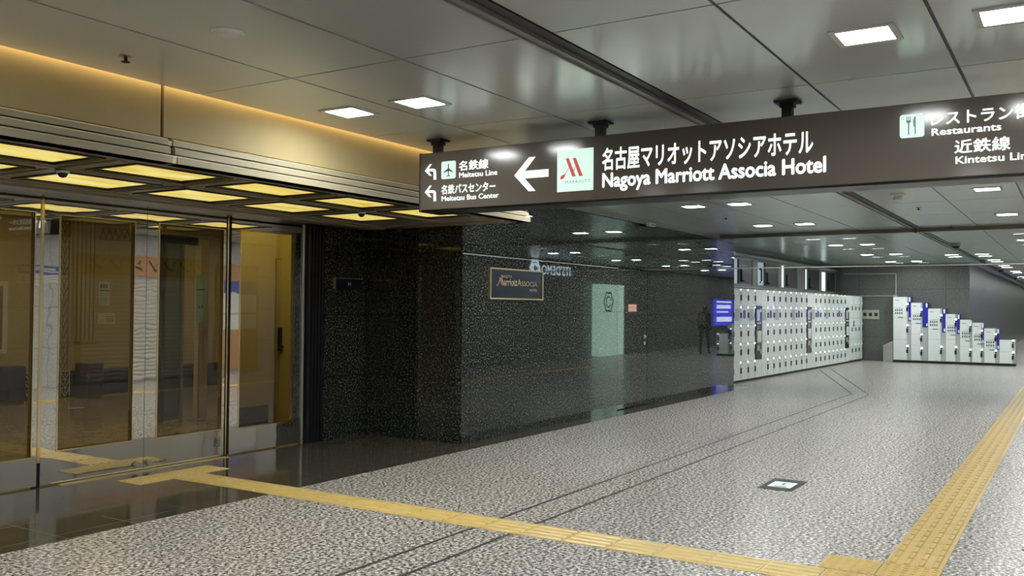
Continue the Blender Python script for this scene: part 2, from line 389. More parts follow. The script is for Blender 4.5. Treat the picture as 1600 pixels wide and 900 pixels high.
# ------------------------------------------------------------------ granite block, walls
DX0, DX1, DZ = 12.30, 13.40, 2.115
b = MB().box(8.3, 5.82, 0, DX0, 6.0, 2.84).box(DX1, 5.82, 0, 17.65, 6.0, 2.84).box(DX0, 5.82, DZ, DX1, 6.0, 2.84)
struct(b.build('wall_granite', 'granite'))
struct(MB().box(8.3, 6.0, 0, 8.5, 7.3, 2.84).box(17.45, 6.0, 0, 17.65, 6.5, 2.9).build('wall_granite_return', 'granite_y'))
struct(MB().box(7.55, 7.22, 0, 8.35, 7.4, 2.5).build('wall_recess', 'granite'))
struct(MB().box(DX0 - 0.01, 6.0, 0, DX1 + 0.01, 6.05, DZ + 0.01).build('wall_behind_door', 'rubber'))
struct(MB().box(8.303, 5.812, 2.097, DX0, 5.822, 2.106).build('trim_8', 'steel'))
# granite clad service door flush in the wall
dr = sroot('door_3', (DX0, 5.82, 0))
MB().box(DX0 + 0.012, 5.822, 0.012, DX1 - 0.012, 5.86, DZ - 0.012).build('door_leaf', 'granite_door', dr)
h = MB().box(13.26, 5.812, 1.045, 13.315, 5.824, 1.10).lathe((13.287, 5.79, 1.072), [(0.010, -0.0), (0.010, 0.03)], 12, 'y').tube([(13.287, 5.79, 1.072), (13.25, 5.785, 1.07), (13.20, 5.785, 1.066)], 0.009)
h.build('door_handle', 'steel', dr)
MB().lathe((13.287, 5.82, 0.965), [(0.026, -0.008), (0.026, 0.004)], 16, 'y').build('keyhole', 'steel', dr)
FY = lambda Y: (lambda u, v, d: Vector((u, Y - d, v)))
st = thing('warning_sticker', 'small red sticker with two rows of pale marks on the granite door', 'sticker', (12.82, 5.82, 1.46))
MB().box(12.67, 5.8185, 1.455, 12.99, 5.8215, 1.575).build('backing', 'red', st)
b = MB()
for z in (1.473, 1.525):
    for k in range(4): b.ring('y', 5.8175, 5.8186, (12.70 + 0.068 * k, z, 12.752 + 0.068 * k, z + 0.036), (12.712 + 0.068 * k, z + 0.009, 12.740 + 0.068 * k, z + 0.025))
b.build('pale_marks', 'pale', st)
# behind the lockers, far end and the unseen right side
struct(MB().box(29.3, 2.72, 0, 29.5, 6.5, 2.9).build('wall_far', 'grey_wall'))
struct(MB().box(29.5, 2.72, 0, XE, 2.9, 2.9).build('wall_left', 'grey_wall_x'))
struct(MB().box(XE, -1.5, 0, XE + 0.2, 2.9, 2.9).build('wall_end', 'grey_wall'))
struct(MB().box(-6, -1.5, 0, 16, -1.3, 2.9).build('wall_right', 'pale_wall'))
struct(MB().box(16, -1.5, 0, XE, -1.3, 2.9).build('wall_right_far', 'mid_wall'))
struct(MB().box(-6.2, -1.5, 0, -6, 7.4, 2.9).build('wall_rear', 'grey_wall'))

# ------------------------------------------------------------------ windows above the lockers (wall plane y = 6.45)
WY = 6.45
ops = [(19.33 - 0.35, 19.92, 20.89, 'window_dim'), (21.28, 21.91, 22.99, 'window_dim'), (23.32, 23.65, 24.81, 'window_glow'), (25.67, 25.97, 27.23, 'window_glow'), (27.53, 28.16, 29.25, 'window_glow')]
Z0, Z1 = 2.075, 2.66
b = MB().box(17.65, WY, 0, 29.3, WY + 0.25, Z0).box(17.65, WY, Z1, 29.3, WY + 0.25, 2.9)
xs = [17.65] + [v for o in ops for v in (o[0], o[2])] + [29.3]
for i in range(0, len(xs), 2): b.box(xs[i], WY, Z0, xs[i + 1], WY + 0.25, Z1)
struct(b.build('wall_windows', 'pier'))
struct(MB().box(17.65, WY - 0.06, 2.70, 29.3, WY, 2.755).build('trim_9', 'ledge'))
struct(MB().box(17.65, WY - 0.03, 2.775, 29.3, WY, 2.83).build('trim_10', 'sash'))
struct(MB().box(17.65, WY - 0.10, 1.99, 29.3, WY, 2.02).build('trim_11', 'ledge'))
for i, (xa, xm, xb, gm) in enumerate(ops):
    wn = sroot('window_%d' % (i + 3), (xa, WY, Z0))
    MB().ring('y', WY + 0.02, WY + 0.2, (xa, Z0, xb, Z1), (xa + 0.02, Z0 + 0.015, xb - 0.02, Z1 - 0.02)).build('window_frame', 'pier', wn)
    MB().box(xa + 0.02, WY + 0.06, Z0 + 0.015, xb - 0.02, WY + 0.07, Z1 - 0.02).build('pane', gm, wn)
    MB().box(xm, WY + 0.01, Z0 + 0.015, xb - 0.02, WY + 0.05, Z1 - 0.02).build('sash_panel', 'sash', wn)
    MB().box(xm + 0.12, WY - 0.02, Z0 + 0.06, xm + 0.16, WY + 0.03, Z0 + 0.34).box(xm + 0.12, WY - 0.05, Z0 + 0.06, xm + 0.3, WY + 0.02, Z0 + 0.09).build('latch', 'rubber', wn)
    if i < 2:
        MB().tube([(xa + 0.12, WY - 0.01, Z0 + 0.38), (xa + 0.16, WY - 0.03, Z0 + 0.42), (xa + 0.2, WY - 0.03, Z0 + 0.38), (xa + 0.2, WY - 0.03, Z0 + 0.12), (xa + 0.15, WY - 0.02, Z0 + 0.08)], 0.02).build('handle', 'rubber', wn)

# ------------------------------------------------------------------ hotel canopy: fascia, cornice, soffit
b = MB(); b.box(-6, 5.03, 2.588, 3.775, 5.09, CEIL + 0.04).box(3.80, 5.03, 2.588, 8.30, 5.09, CEIL + 0.04)
struct(b.build('wall_fascia', 'fascia'))
struct(MB().box(-6, 5.085, 2.42, 8.30, 5.11, 2.96).build('wall_fascia_backing', 'bronze_dark'))
struct(MB().box(-6, 4.972, CEIL + 0.035, 8.30, 5.03, CEIL + 0.05).build('cove_light', 'cove'))
b = MB()
for xa, xb in ((-6, 3.81), (3.845, 8.30)):
    for y0, z0, z1 in ((4.945, 2.412, 2.464), (4.968, 2.474, 2.522), (4.990, 2.532, 2.578)):
        b.prism([(5.07, z0), (y0, z0), (y0, z1 - 0.012), (y0 + 0.014, z1), (5.07, z1)], 'x', xa, xb)
struct(b.build('trim_12', 'cornice'))
struct(MB().box(-6, 5.06, 2.414, 8.295, 5.088, 2.592).build('trim_13', 'rubber'))
SZ = 2.412
cxs = [3.075 + k for k in range(-4, 5)]
rows = [(5.17, 5.66), (5.94, 6.55)]
PW = 0.365
b = MB()
for ya, yb in ((4.95, 5.17), (5.66, 5.94), (6.55, 7.30)): b.box(-6, ya, SZ, 8.30, yb, SZ + 0.05)
edges = [-6] + [v for c in cxs for v in (c - PW, c + PW)] + [8.30]
for ya, yb in rows:
    for i in range(0, len(edges), 2): b.box(edges[i], ya, SZ, edges[i + 1], yb, SZ + 0.05)
b.box(-6, 5.0, SZ + 0.12, 8.3, 7.3, SZ + 0.15)
# raised ribs along the beams
for c in cxs[:-1]: b.box(c + 0.46, 5.12, SZ - 0.010, c + 0.54, 6.62, SZ)
b.box(-6, 5.76, SZ - 0.010, 7.9, 5.84, SZ).box(-6, 6.68, SZ - 0.012, 8.1, 6.74, SZ).box(-6, 6.84, SZ - 0.02, 8.2, 7.0, SZ).box(7.95, 5.1, SZ - 0.012, 8.02, 6.74, SZ)
struct(b.build('ceiling_canopy', 'bronze'))
for r, (ya, yb) in enumerate(rows):
    for k, c in enumerate(cxs):
        place = ('front row of the canopy' if r == 0 else 'rear row nearest the doors')
        seen = c > 2.3
        lab = ('glowing yellow onyx panel, %s from the right in the %s' % (['first', 'second', 'third', 'fourth', 'fifth'][min(4, len(cxs) - 1 - k)], place)) if len(cxs) - 1 - k < 5 else 'glowing yellow onyx ceiling panel at the left end of the %s' % place
        t = thing('onyx_light_panel', lab, 'ceiling light', (c, (ya + yb) / 2, SZ), 'onyx panels lighting the hotel canopy')
        MB().box(c - PW, ya, SZ + 0.008, c + PW, yb, SZ + 0.016).build('diffuser', 'onyx', t)
        MB().ring('z', SZ + 0.002, SZ + 0.008, (c - PW, ya, c + PW, yb), (c - PW + 0.016, ya + 0.016, c + PW - 0.016, yb - 0.016)).ring('z', SZ - 0.008, SZ + 0.003, (c - PW - 0.03, ya - 0.03, c + PW + 0.03, yb + 0.03), (c - PW, ya, c + PW, yb)).build('frame', 'bronze_dark', t)
for x, y, lab in ((3.62, 5.84, 'small dark dome camera under the canopy beam at left'), (6.62, 5.82, 'small dark dome camera under the canopy beam near the hanging sign')):
    t = thing('dome_camera', lab, 'camera', (x, y, SZ - 0.02))
    MB().lathe((x, y, SZ - 0.01), [(0.042, -0.0), (0.043, -0.012), (0.036, -0.016)], 20).build('mount_ring', 'white_plastic', t)
    MB().lathe((x, y, SZ - 0.024), [(0.033, 0.0), (0.030, -0.016), (0.020, -0.028), (0.006, -0.033)], 20).build('dome', 'black', t, smooth=True)

# ------------------------------------------------------------------ hotel door front (plane y = 7.25)
FYD = 7.25
def leaf(name, x0, x1, g0, g1, z0, z1, pb=True, zt=2.405, zb=0.012):
    r = sroot(name, (x0, FYD, 0))
    MB().ring('y', FYD, FYD + 0.05, (x0, zb, x1, zt), (g0, z0, g1, z1)).build('mirror_frame', 'mirror', r)
    MB().box(g0, FYD + 0.02, z0, g1, FYD + 0.032, z1).build('pane', 'glass', r)
    MB().ring('y', FYD - 0.008, FYD + 0.01, (g0 - 0.009, z0 - 0.012, g1 + 0.009, z1 + 0.007), (g0, z0, g1, z1)).build('brass_bead', 'brass', r)
    return r
leaf('window_1', 1.2, 4.315, 1.4, 4.26, 0.255, 2.25)
d1 = leaf('door_1', 4.345, 5.318, 4.487, 5.188, 0.285, 2.245)
d2 = leaf('door_2', 5.322, 6.235, 5.452, 6.195, 0.28, 2.255)
w2 = leaf('window_2', 6.30, 7.305, 6.42, 7.165, 0.265, 2.272)
struct(MB().box(-6, FYD + 0.05, 0, 1.2, FYD + 0.2, 2.41).build('wall_front', 'granite'))
struct(MB().box(-6, 7.1, 2.405, 8.3, 7.6, 2.95).build('wall_over_doors', 'bronze_dark'))
struct(MB().box(4.30, FYD + 0.03, 0, 4.36, FYD + 0.06, 2.405).box(6.225, FYD + 0.03, 0, 6.31, FYD + 0.06, 2.405).build('trim_14', 'rubber'))
struct(MB().box(4.48, 7.165, 0, 6.24, 7.235, 0.006).build('trim_15', 'thresh'))
struct(MB().box(4.315, FYD - 0.012, 0.2, 4.337, FYD + 0.02, 2.40).box(6.243, FYD - 0.012, 0.02, 6.256, FYD + 0.02, 2.40).build('trim_16', 'brass'))
for x, par, lab in ((5.24, d1, None), (5.37, d2, None)):
    MB().lathe((x, FYD - 0.0, 0.062), [(0.026, -0.03), (0.03, -0.014), (0.016, -0.008), (0.016, 0.004)], 14, 'y').build('lock_knob', 'steel', par)
MB().tube([(6.155, FYD - 0.03, 0.115), (6.155, FYD - 0.03, 0.20)], 0.012).box(6.14, FYD - 0.03, 0.11, 6.17, FYD, 0.125).box(6.14, FYD - 0.03, 0.19, 6.17, FYD, 0.205).build('pull_handle', 'steel', d2)
# black fluted pilaster beside the doors
pts = [(7.31, 7.3), (7.31, 7.24)]
for k in range(5):
    x0 = 7.32 + 0.05 * k; pts += [(x0 + 0.004, 7.20), (x0 + 0.018, 7.175), (x0 + 0.034, 7.175), (x0 + 0.046, 7.20)]
pts += [(7.585, 7.2), (7.585, 7.3)]
struct(MB().prism(pts, 'z', 0, 2.41).build('pillar', 'pilaster'))
struct(MB().box(7.302, 7.236, 0, 7.314, 7.262, 2.40).build('trim_17', 'steel'))
# reflection in the recess wall, modelled as a small plaque
pq = thing('plaque_reflection', 'reflection modelled as a small dark brass-edged plaque in the recess beside the hotel doors', 'plaque', (7.98, 7.22, 1.77))
MB().box(7.75, 7.208, 1.70, 8.22, 7.22, 1.825).build('plate', 'plaque', pq)
MB().box(7.745, 7.2, 1.70, 7.765, 7.222, 1.825).box(7.745, 7.2, 1.822, 8.225, 7.222, 1.832).build('reflected_edge', 'gold', pq)
lettering('M', FY(7.208), 7.98, 1.74, 8.03, 1.785, 'gold', pq, bold=0.01)

# big plaque on the corner wall
pq = thing('hotel_plaque', 'navy wall plaque with gold frame and gold hotel lettering on the black granite', 'plaque', (9.43, 5.82, 1.79))
MB().box(8.83, 5.795, 1.615, 10.03, 5.82, 1.955).build('plate', 'plaque', pq)
MB().ring('y', 5.785, 5.822, (8.815, 1.60, 10.045, 1.97), (8.84, 1.618, 10.02, 1.952)).build('frame', 'gold', pq, bevel=0.003)
lettering('NAGOYA', FY(5.795), 9.06, 1.858, 9.30, 1.892, 'gold_letter', pq, bold=-0.005)
lettering('arriott', FY(5.795), 9.115, 1.768, 9.42, 1.848, 'gold_letter', pq, bold=0.022, base='line')
MB().stroke([(9.03, 1.855), (9.085, 1.77)], 0.016, 'y', 5.792, 5.796).stroke([(9.065, 1.855), (9.12, 1.77)], 0.016, 'y', 5.792, 5.796).stroke([(9.04, 1.84), (8.985, 1.765), (8.965, 1.76)], 0.008, 'y', 5.792, 5.796).build('emblem', 'gold_letter', pq)
lettering('A', FY(5.795), 9.425, 1.768, 9.515, 1.848, 'gold_letter', pq, bold=-0.005)
lettering('SSOCIA', FY(5.795), 9.52, 1.768, 9.90, 1.828, 'gold_letter', pq, bold=-0.005)
lettering('HOTEL', FY(5.795), 9.72, 1.705, 9.90, 1.738, 'gold_letter', pq, bold=-0.005)

# ------------------------------------------------------------------ lobby behind the glass
b = MB().box(2, 14.0, 0, 16, 14.2, 3.0).box(2, 7.6, 0, 2.1, 14, 3.0).box(15.9, 7.5, 0, 16, 14, 3.0)
struct(b.build('wall_lobby', 'lobby_wall'))
struct(MB().box(2, 7.3, 2.95, 16, 14.2, 3.05).build('ceiling_lobby', 'lobby_wall'))
struct(MB().box(7.72, 8.85, 0, 10.2, 9.05, 2.95).box(8.5, 7.4, 0, 8.6, 8.85, 2.95).build('wall_lobby_partition', 'lobby_wall'))
struct(MB().box(2.1, 13.93, 0, 15.9, 14.0, 0.42).build('baseboard_lobby', 'lobby_dark'))
def lattice(x0, x1, z0, z1, y, m, n):
    b = MB(); h = (z1 - z0) / n
    b.box(x0, y - 0.012, z0, x0 + 0.014, y, z1).box(x1 - 0.014, y - 0.012, z0, x1, y, z1)
    for i in range(n):
        za = z0 + i * h; xm = (x0 + x1) / 2
        b.stroke([(x0, za + h), (xm, za), (x1, za + h), (x0, za + h)], 0.012, 'y', y - 0.012, y)
        b.stroke([(xm, za + h), (xm, za + h * 0.45)], 0.010, 'y', y - 0.012, y)
    return b
n = 18
for xa, xb in ((8.65, 8.82), (10.05, 10.22)):
    n += 1; struct(lattice(xa, xb, 0.44, 2.85, 14.0, 'lobby_line', 14).build('trim_%d' % n, 'lobby_line'))
for xa in (8.07, 8.65, 9.95):
    n += 1; struct(lattice(xa, xa + 0.17, 0.02, 0.42, 13.93, 'lobby_wall', 3).build('trim_%d' % n, 'lobby_post'))
b = MB()
for k in range(6): b.box(8.87 + 0.075 * k, 13.95, 0.9, 8.92 + 0.075 * k, 14.0, 2.9)
n += 1; struct(b.build('trim_%d' % n, 'lobby_wall'))
b = MB()
for k in range(6): 
    xa = 9.36 + 0.115 * k; b.stroke([(xa, 2.62), (xa + 0.057, 2.78), (xa + 0.115, 2.62)], 0.012, 'y', 13.985, 14.0)
b.box(9.36, 13.985, 2.60, 10.05, 14.0, 2.615).box(9.36, 13.985, 2.785, 10.05, 14.0, 2.80)
n += 1; struct(b.build('trim_33', 'lobby_line'))
for x0, z0, x1, z1, nm, lab in ((9.34, 1.49, 9.55, 1.89, 'paper_notice', 'tall paper notice on the lobby wall behind the left door glass'), (9.33, 1.17, 9.66, 1.36, 'round_badge_sign', 'wide paper sign with round badge on the lobby wall, under the tall notice')):
    t = thing(nm, lab, 'notice', ((x0 + x1) / 2, 14.0, z0))
    MB().box(x0, 13.985, z0, x1, 14.0, z1).build('sheet', 'paper', t)
    b = MB()
    if nm == 'paper_notice':
        b.box(x0 + 0.02, 13.982, z0 + 0.24, x1 - 0.02, 13.985, z0 + 0.26)
        for k in range(6): b.box(x0 + 0.03, 13.982, z0 + 0.04 + 0.03 * k, x1 - 0.03, 13.985, z0 + 0.047 + 0.03 * k)
        for k in range(3): b.box(x0 + 0.03 + 0.05 * k, 13.982, z0 + 0.29, x0 + 0.065 + 0.05 * k, 13.985, z0 + 0.36)
    else:
        for k in range(3): b.box(x0 + 0.15, 13.982, z0 + 0.05 + 0.035 * k, x1 - 0.03, 13.985, z0 + 0.06 + 0.035 * k)
        MB().lathe((x0 + 0.07, 13.985, z0 + 0.12), [(0.06, -0.006), (0.06, 0.0)], 24, 'y').build('badge', 'pale', t)
    b.build('printed_lines', 'ink', t)
for x0, x1, y0, y1, h_, m_, lab in ((8.78, 9.08, 13.4, 13.75, 0.57, 'lobby_brown', 'dark brown leather cube seat on the lobby floor behind the left door'), (7.52, 7.80, 13.4, 13.75, 0.57, 'lobby_dark', 'dark cube seat on the lobby floor behind the fixed glass at far left')):
    t = thing('cube_stool', lab, 'stool', ((x0 + x1) / 2, (y0 + y1) / 2, 0))
    MB().box(x0, y0, 0.05, x1, y1, h_).build('cushion_block', m_, t, bevel=0.03)
    MB().box(x0 + 0.03, y0 + 0.03, 0, x1 - 0.03, y1 - 0.03, 0.05).build('plinth', 'rubber', t)
t = thing('light_box_poster', 'white framed poster on the lobby wall, cut by the left edge of the picture', 'poster', (7.3, 14.0, 0.74))
MB().ring('y', 13.95, 14.0, (6.85, 0.74, 7.80, 1.84), (6.92, 0.81, 7.73, 1.77)).build('frame', 'paper', t)
MB().box(6.92, 13.965, 0.81, 7.73, 13.98, 1.77).build('print', 'lobby_line', t)
# inner door with card lock seen through the right pane
dr = sroot('door_4', (8.43, 8.85, 0))
MB().ring('y', 8.835, 8.853, (8.41, 0.0, 9.36, 2.12), (8.425, -0.01, 9.345, 2.105)).build('door_gap', 'lobby_line', dr)
MB().box(8.425, 8.838, 0.01, 9.345, 8.852, 2.105).build('door_leaf', 'lobby_wall', dr)
MB().box(8.455, 8.80, 0.92, 8.53, 8.84, 1.22).box(8.42, 8.77, 0.955, 8.53, 8.80, 0.99).build('card_lock', 'black', dr)
struct(MB().box(7.74, 8.80, 0, 8.28, 8.85, 0.24).build('baseboard_partition', 'lobby_dark'))
# vestibule posts seen through the middle pane
struct(MB().box(8.10, 9.9, 0, 8.22, 10.02, 2.95).build('pillar_vestibule', 'lobby_post'))
struct(MB().box(7.55, 9.97, 0, 7.60, 10.02, 2.95).box(9.1, 9.97, 0, 9.15, 10.02, 2.95).box(7.55, 9.97, 2.3, 8.1, 10.02, 2.4).build('trim_31', 'bronze_dark'))
struct(MB().box(7.60, 9.985, 0.02, 7.86, 9.997, 2.3).build('window_8', 'inner_glass'))
struct(MB().box(7.855, 9.97, 0, 7.89, 10.02, 2.3).box(7.1, 9.85, 2.40, 10.2, 10.02, 2.95).build('trim_32', 'lobby_line'))
t = thing('teal_notice', 'pale teal notice sheet on a stand in the vestibule behind the right door glass', 'notice', (8.0, 9.8, 0))
MB().box(7.92, 9.78, 1.27, 8.09, 9.79, 1.90).build('sheet', 'teal', t)
MB().box(7.99, 9.79, 0.02, 8.01, 9.81, 1.9).box(7.9, 9.72, 0, 8.1, 9.88, 0.02).build('stand', 'steel', t)
MB().box(7.94, 9.776, 1.70, 8.07, 9.78, 1.715).box(7.96, 9.776, 1.45, 7.985, 9.78, 1.50).box(8.01, 9.776, 1.46, 8.035, 9.78, 1.51).build('printed_marks', 'ink', t)
for x, y in ((7.9, 8.05), (6.4, 8.7), (5.2, 10.2), (8.2, 12.2), (11.2, 12.2), (6.0, 12.4), (10.5, 8.0)):  # unseen lamps added to brighten the lobby, its partition and the vestibule post
    t = thing('lobby_fill_light', 'warm ceiling lamp out of view, added to light the hotel lobby', 'ceiling light', (x, y, 2.95), 'added lobby fill lamps')
    MB().lathe((x, y, 2.95), [(0.20, 0.0), (0.20, -0.02)], 24).build('lens', 'lobby_fill_lamp', t)
    MB().lathe((x, y, 2.95), [(0.225, 0.0), (0.225, -0.012)], 24).build('rim', 'brass', t)

# ------------------------------------------------------------------ hanging direction sign
SX, SB = 5.97, 6.26
SY0, SY1, SZ0, SZ1 = -0.85, 4.612, 2.284, 2.764
t = thing('hanging_sign', 'long brown overhead direction sign with white Japanese and English lettering', 'sign', (6.115, 1.9, 2.52))
MB().box(SX, SY0, SZ0 + 0.012, SB, SY1, SZ1).build('sign_body', 'sign', t, bevel=0.006)
MB().box(SX + 0.004, SY1 - 0.002, SZ0, SB + 0.004, SY1 + 0.024, SZ1 + 0.006).box(SX + 0.004, SY0 - 0.024, SZ0, SB + 0.004, SY0 + 0.002, SZ1 + 0.006).build('end_cap', 'rubber', t, bevel=0.008)
MB().box(SX + 0.03, SY0, SZ0, SB - 0.0, SY1, SZ0 + 0.014).build('bottom_rail', 'sign_black', t)
for y in (4.56, 3.05, 1.66, 0.2):
    MB().box(6.105, y - 0.033, SZ1 - 0.01, 6.165, y + 0.033, CEIL).box(6.07, y - 0.075, CEIL - 0.016, 6.20, y + 0.075, CEIL).box(6.095, y - 0.045, CEIL - 0.045, 6.175, y + 0.045, CEIL - 0.014).build('hanger', 'rubber', t)
FX = lambda u, v, d: Vector((SX - 0.0005 - d, u, v))
def poly(pts, m, name, a=0.0, b=0.003, grp=None):
    bb = MB()
    for p in (pts if isinstance(pts[0][0], (tuple, list)) else [pts]): bb.prism(p, 'x', SX - a, SX - b)
    return bb.build(name, m, t)
lettering('名鉄線', FX, 4.2255, 2.596, 3.947, 2.672, 'sign_letter', t, bold=0.022)
lettering('Meitetsu Line', FX, 4.224, 2.540, 3.8625, 2.580, 'sign_letter', t, bold=0.016, base='line')
lettering('名鉄バスセンター', FX, 4.398, 2.416, 3.879, 2.490, 'sign_letter', t, bold=0.022)
lettering('Meitetsu Bus Center', FX, 4.3955, 2.361, 3.8458, 2.4005, 'sign_letter', t, bold=0.016, base='line')
lettering('名古屋マリオットアソシアホテル', FX, 2.951, 2.5056, 1.454, 2.6646, 'sign_letter', t, bold=0.02)
lettering('Nagoya Marriott Associa Hotel', FX, 2.9477, 2.384, 1.3754, 2.4822, 'sign_letter', t, bold=0.03, base='line')
lettering('レストラン街', FX, 0.7584, 2.612, 0.3273, 2.695, 'sign_letter', t, bold=0.02, part='レストラン')
lettering('Restaurants', FX, 0.7557, 2.556, 0.3884, 2.5966, 'sign_letter', t, bold=0.022, base='line')
lettering('近鉄線', FX, 0.6315, 2.437, 0.343, 2.516, 'sign_letter', t, bold=0.02)
lettering('Kintetsu Line', FX, 0.6263, 2.3764, 0.3737, 2.4176, 'sign_letter', t, bold=0.022, base='line', part='Kintetsu')
A1 = [(4.5698, 2.6231), (4.518, 2.6719), (4.5016, 2.6707), (4.5015, 2.6602), (4.5402, 2.6226), (4.4585 + 0.06, 2.6341), (4.485, 2.6343), (4.468, 2.630), (4.4554, 2.6148), (4.4532, 2.5415), (4.4772, 2.5405), (4.4793, 2.6061), (4.4911, 2.6159), (4.5172, 2.6125), (4.4985, 2.5812), (4.5167, 2.5746)]
A1 = [(4.5698, 2.6195), (4.519, 2.672), (4.499, 2.672), (4.532, 2.633), (4.487, 2.633), (4.466, 2.627), (4.4554, 2.611), (4.4532, 2.5410), (4.4785, 2.5410), (4.4800, 2.603), (4.490, 2.612), (4.532, 2.612), (4.499, 2.576), (4.519, 2.576)]
poly(A1, 'sign_letter', 'arrow')
poly([(y - 0.001, z - 0.1765) for y, z in A1], 'sign_letter', 'arrow')
def rrect(u0, v0, u1, v1, r):
    pts = []
    for cx, cy_, a0 in ((u0 - r, v0 + r, 180), (u1 + r, v0 + r, 270), (u1 + r, v1 - r, 0), (u0 - r, v1 - r, 90)):
        for k in range(5):
            a = math.radians(a0 + 22.5 * k); pts.append((cx - r * math.cos(a), cy_ + r * math.sin(a)))
    return pts
pg = poly(rrect(4.401, 2.539, 4.2595, 2.682, 0.016), 'sign_white', 'airport_pictogram')
PL = [(4.3345, 2.658), (4.3255, 2.658), (4.325, 2.622), (4.282, 2.593), (4.284, 2.588), (4.325, 2.603), (4.327, 2.570), (4.313, 2.560), (4.315, 2.556), (4.330, 2.561), (4.345, 2.556), (4.347, 2.560), (4.333, 2.570), (4.335, 2.603), (4.377, 2.588), (4.379, 2.593), (4.335, 2.622)]
MB().prism(PL, 'x', SX - 0.003, SX - 0.0045).build('aeroplane_mark', 'sign_dark', pg)
poly([(3.7045, 2.521), (3.575, 2.652), (3.5155, 2.652), (3.611, 2.550), (3.4018, 2.550), (3.4018, 2.4925), (3.611, 2.4925), (3.5145, 2.392), (3.575, 2.392)], 'sign_letter', 'arrow')
lg = poly([(3.3265, 2.3695), (3.0245, 2.3695), (3.0245, 2.681), (3.3265, 2.681)], 'sign_white', 'logo_panel')
b = MB()
for p in ([(3.2538, 2.6165), (3.2284, 2.6185), (3.1683, 2.4782), (3.1977, 2.4781)], [(3.1944, 2.614), (3.1693, 2.6164), (3.1097, 2.4775), (3.1389, 2.4768)],
          [(3.2263, 2.5469), (3.2412, 2.5194), (3.2572, 2.4942), (3.2678, 2.4706), (3.2896, 2.4629), (3.3005, 2.467), (3.2925, 2.4871), (3.2762, 2.497), (3.2627, 2.4994), (3.2439, 2.522), (3.2306, 2.5449)][::-1],
          [(3.1699, 2.5546), (3.182, 2.5199), (3.1889, 2.518), (3.1742, 2.5526)]):
    b.prism(p, 'x', SX - 0.003, SX - 0.0045)
b.build('red_emblem', 'sign_red', lg)
lettering('MARRIOTT', lambda u, v, d: Vector((SX - 0.003 - d, u, v)), 3.2567, 2.4272, 3.0489, 2.45, 'sign_grey', lg, spacing=1.2, bold=0.0, thick=0.0015)
pg = poly(rrect(0.9355, 2.555, 0.797, 2.6975, 0.016), 'sign_white', 'restaurant_pictogram')
b = MB()
for k in range(4): b.box(SX - 0.0045, 0.898 - 0.0075 * k, 2.660, SX - 0.003, 0.8945 - 0.0075 * k, 2.684)
b.prism([(0.898, 2.660), (0.872, 2.660), (0.872, 2.652), (0.8815, 2.642), (0.8885, 2.642), (0.898, 2.652)], 'x', SX - 0.003, SX - 0.0045)
b.box(SX - 0.0045, 0.8885, 2.574, SX - 0.003, 0.8815, 2.643)
b.prism([(0.8445, 2.684), (0.8445, 2.574), (0.8515, 2.574), (0.8515, 2.618), (0.8585, 2.622), (0.860, 2.660), (0.855, 2.678)], 'x', SX - 0.003, SX - 0.0045)
b.build('fork_and_knife_mark', 'sign_dark', pg)

# ------------------------------------------------------------------ recessed square ceiling lights
def make_light(loc, hx, hy, lm='lens'):
    t = thing('ceiling_light', 'x', 'ceiling light', loc, 'recessed ceiling lights')
    x, y, z = loc
    MB().ring('z', z - 0.008, z + 0.0, (x - hx, y - hy, x + hx, y + hy), (x - hx + 0.035, y - hy + 0.03, x + hx - 0.035, y + hy - 0.03)).build('frame', 'lens_frame', t)
    MB().box(x - hx + 0.035, y - hy + 0.03, z - 0.004, x + hx - 0.035, y + hy - 0.03, z - 0.001).build('lens', lm, t)
    return t
proto = make_light((4.93, 4.46, CEIL), 0.155, 0.155)
proto['label'] = 'square recessed ceiling light nearest the canopy fascia, left of a close pair'
spec = {(4.93, 3.82): 'square recessed ceiling light above the left end of the sign, right of a close pair', (4.85, 0.92): 'large square recessed ceiling light above the sign toward the right, fully inside the picture',
        (4.85, 0.27): 'square recessed ceiling light cut by the top right edge of the picture',
        (11.8, 4.46): 'square ceiling light just below the sign, left of the nearer pair beside the granite', (11.8, 3.82): 'square ceiling light just below the sign, right of the nearer pair beside the granite',
        (15.0, 4.46): 'square ceiling light by the granite wall, left one of the pair nearest the glass barrier', (15.0, 3.78): 'square ceiling light by the granite wall, right one of the pair nearest the glass barrier',
        (11.65, 0.90): 'square ceiling light under the right end of the sign, nearer of two at right', (14.8, 0.89): 'square ceiling light under the right end of the sign, farther of two at right'}
for (x, y), l in spec.items(): dup(proto, (x, y, CEIL), l)
for x in (-5.4, -1.95, 1.48, 8.35):
    for y in (4.46, 3.82, 0.91, 0.28): dup(proto, (x, y, CEIL), 'square recessed ceiling light over the near corridor, out of the picture')
for y in (0.91 - 0.63,):
    for x in (11.7, 15.0): dup(proto, (x, y, CEIL), 'square recessed ceiling light above the right side of the corridor, outside the picture')
for i, (x, ya, yb) in enumerate(((20.19, 4.44, 3.80), (23.9, 4.5, 3.84), (27.58, 4.56, 3.88))):
    nm = ('nearest', 'middle', 'farthest')[i]
    dup(proto, (x, ya, CEIL), 'square ceiling light beyond the glass barrier over the lockers, left one of the %s pair' % nm)
    dup(proto, (x, yb, CEIL), 'square ceiling light beyond the glass barrier over the lockers, right one of the %s pair' % nm)
for x in (20.2, 23.9, 27.6, 31.2, 34.9, 38.6, 42.3, 46, 50, 54, 58, 62, 66, 70):
    for y in (0.91, 0.28): dup(proto, (x, y, CEIL), 'square ceiling light in the double row along the right side of the far corridor')
slim = make_light((24.7, 2.02, CEIL), 0.10, 0.17, 'lens_dim')
slim['label'] = 'slim ceiling light in the dotted row beside the dark ceiling slot beyond the glass barrier'; slim['group'] = 'slim lights along the far ceiling slot'
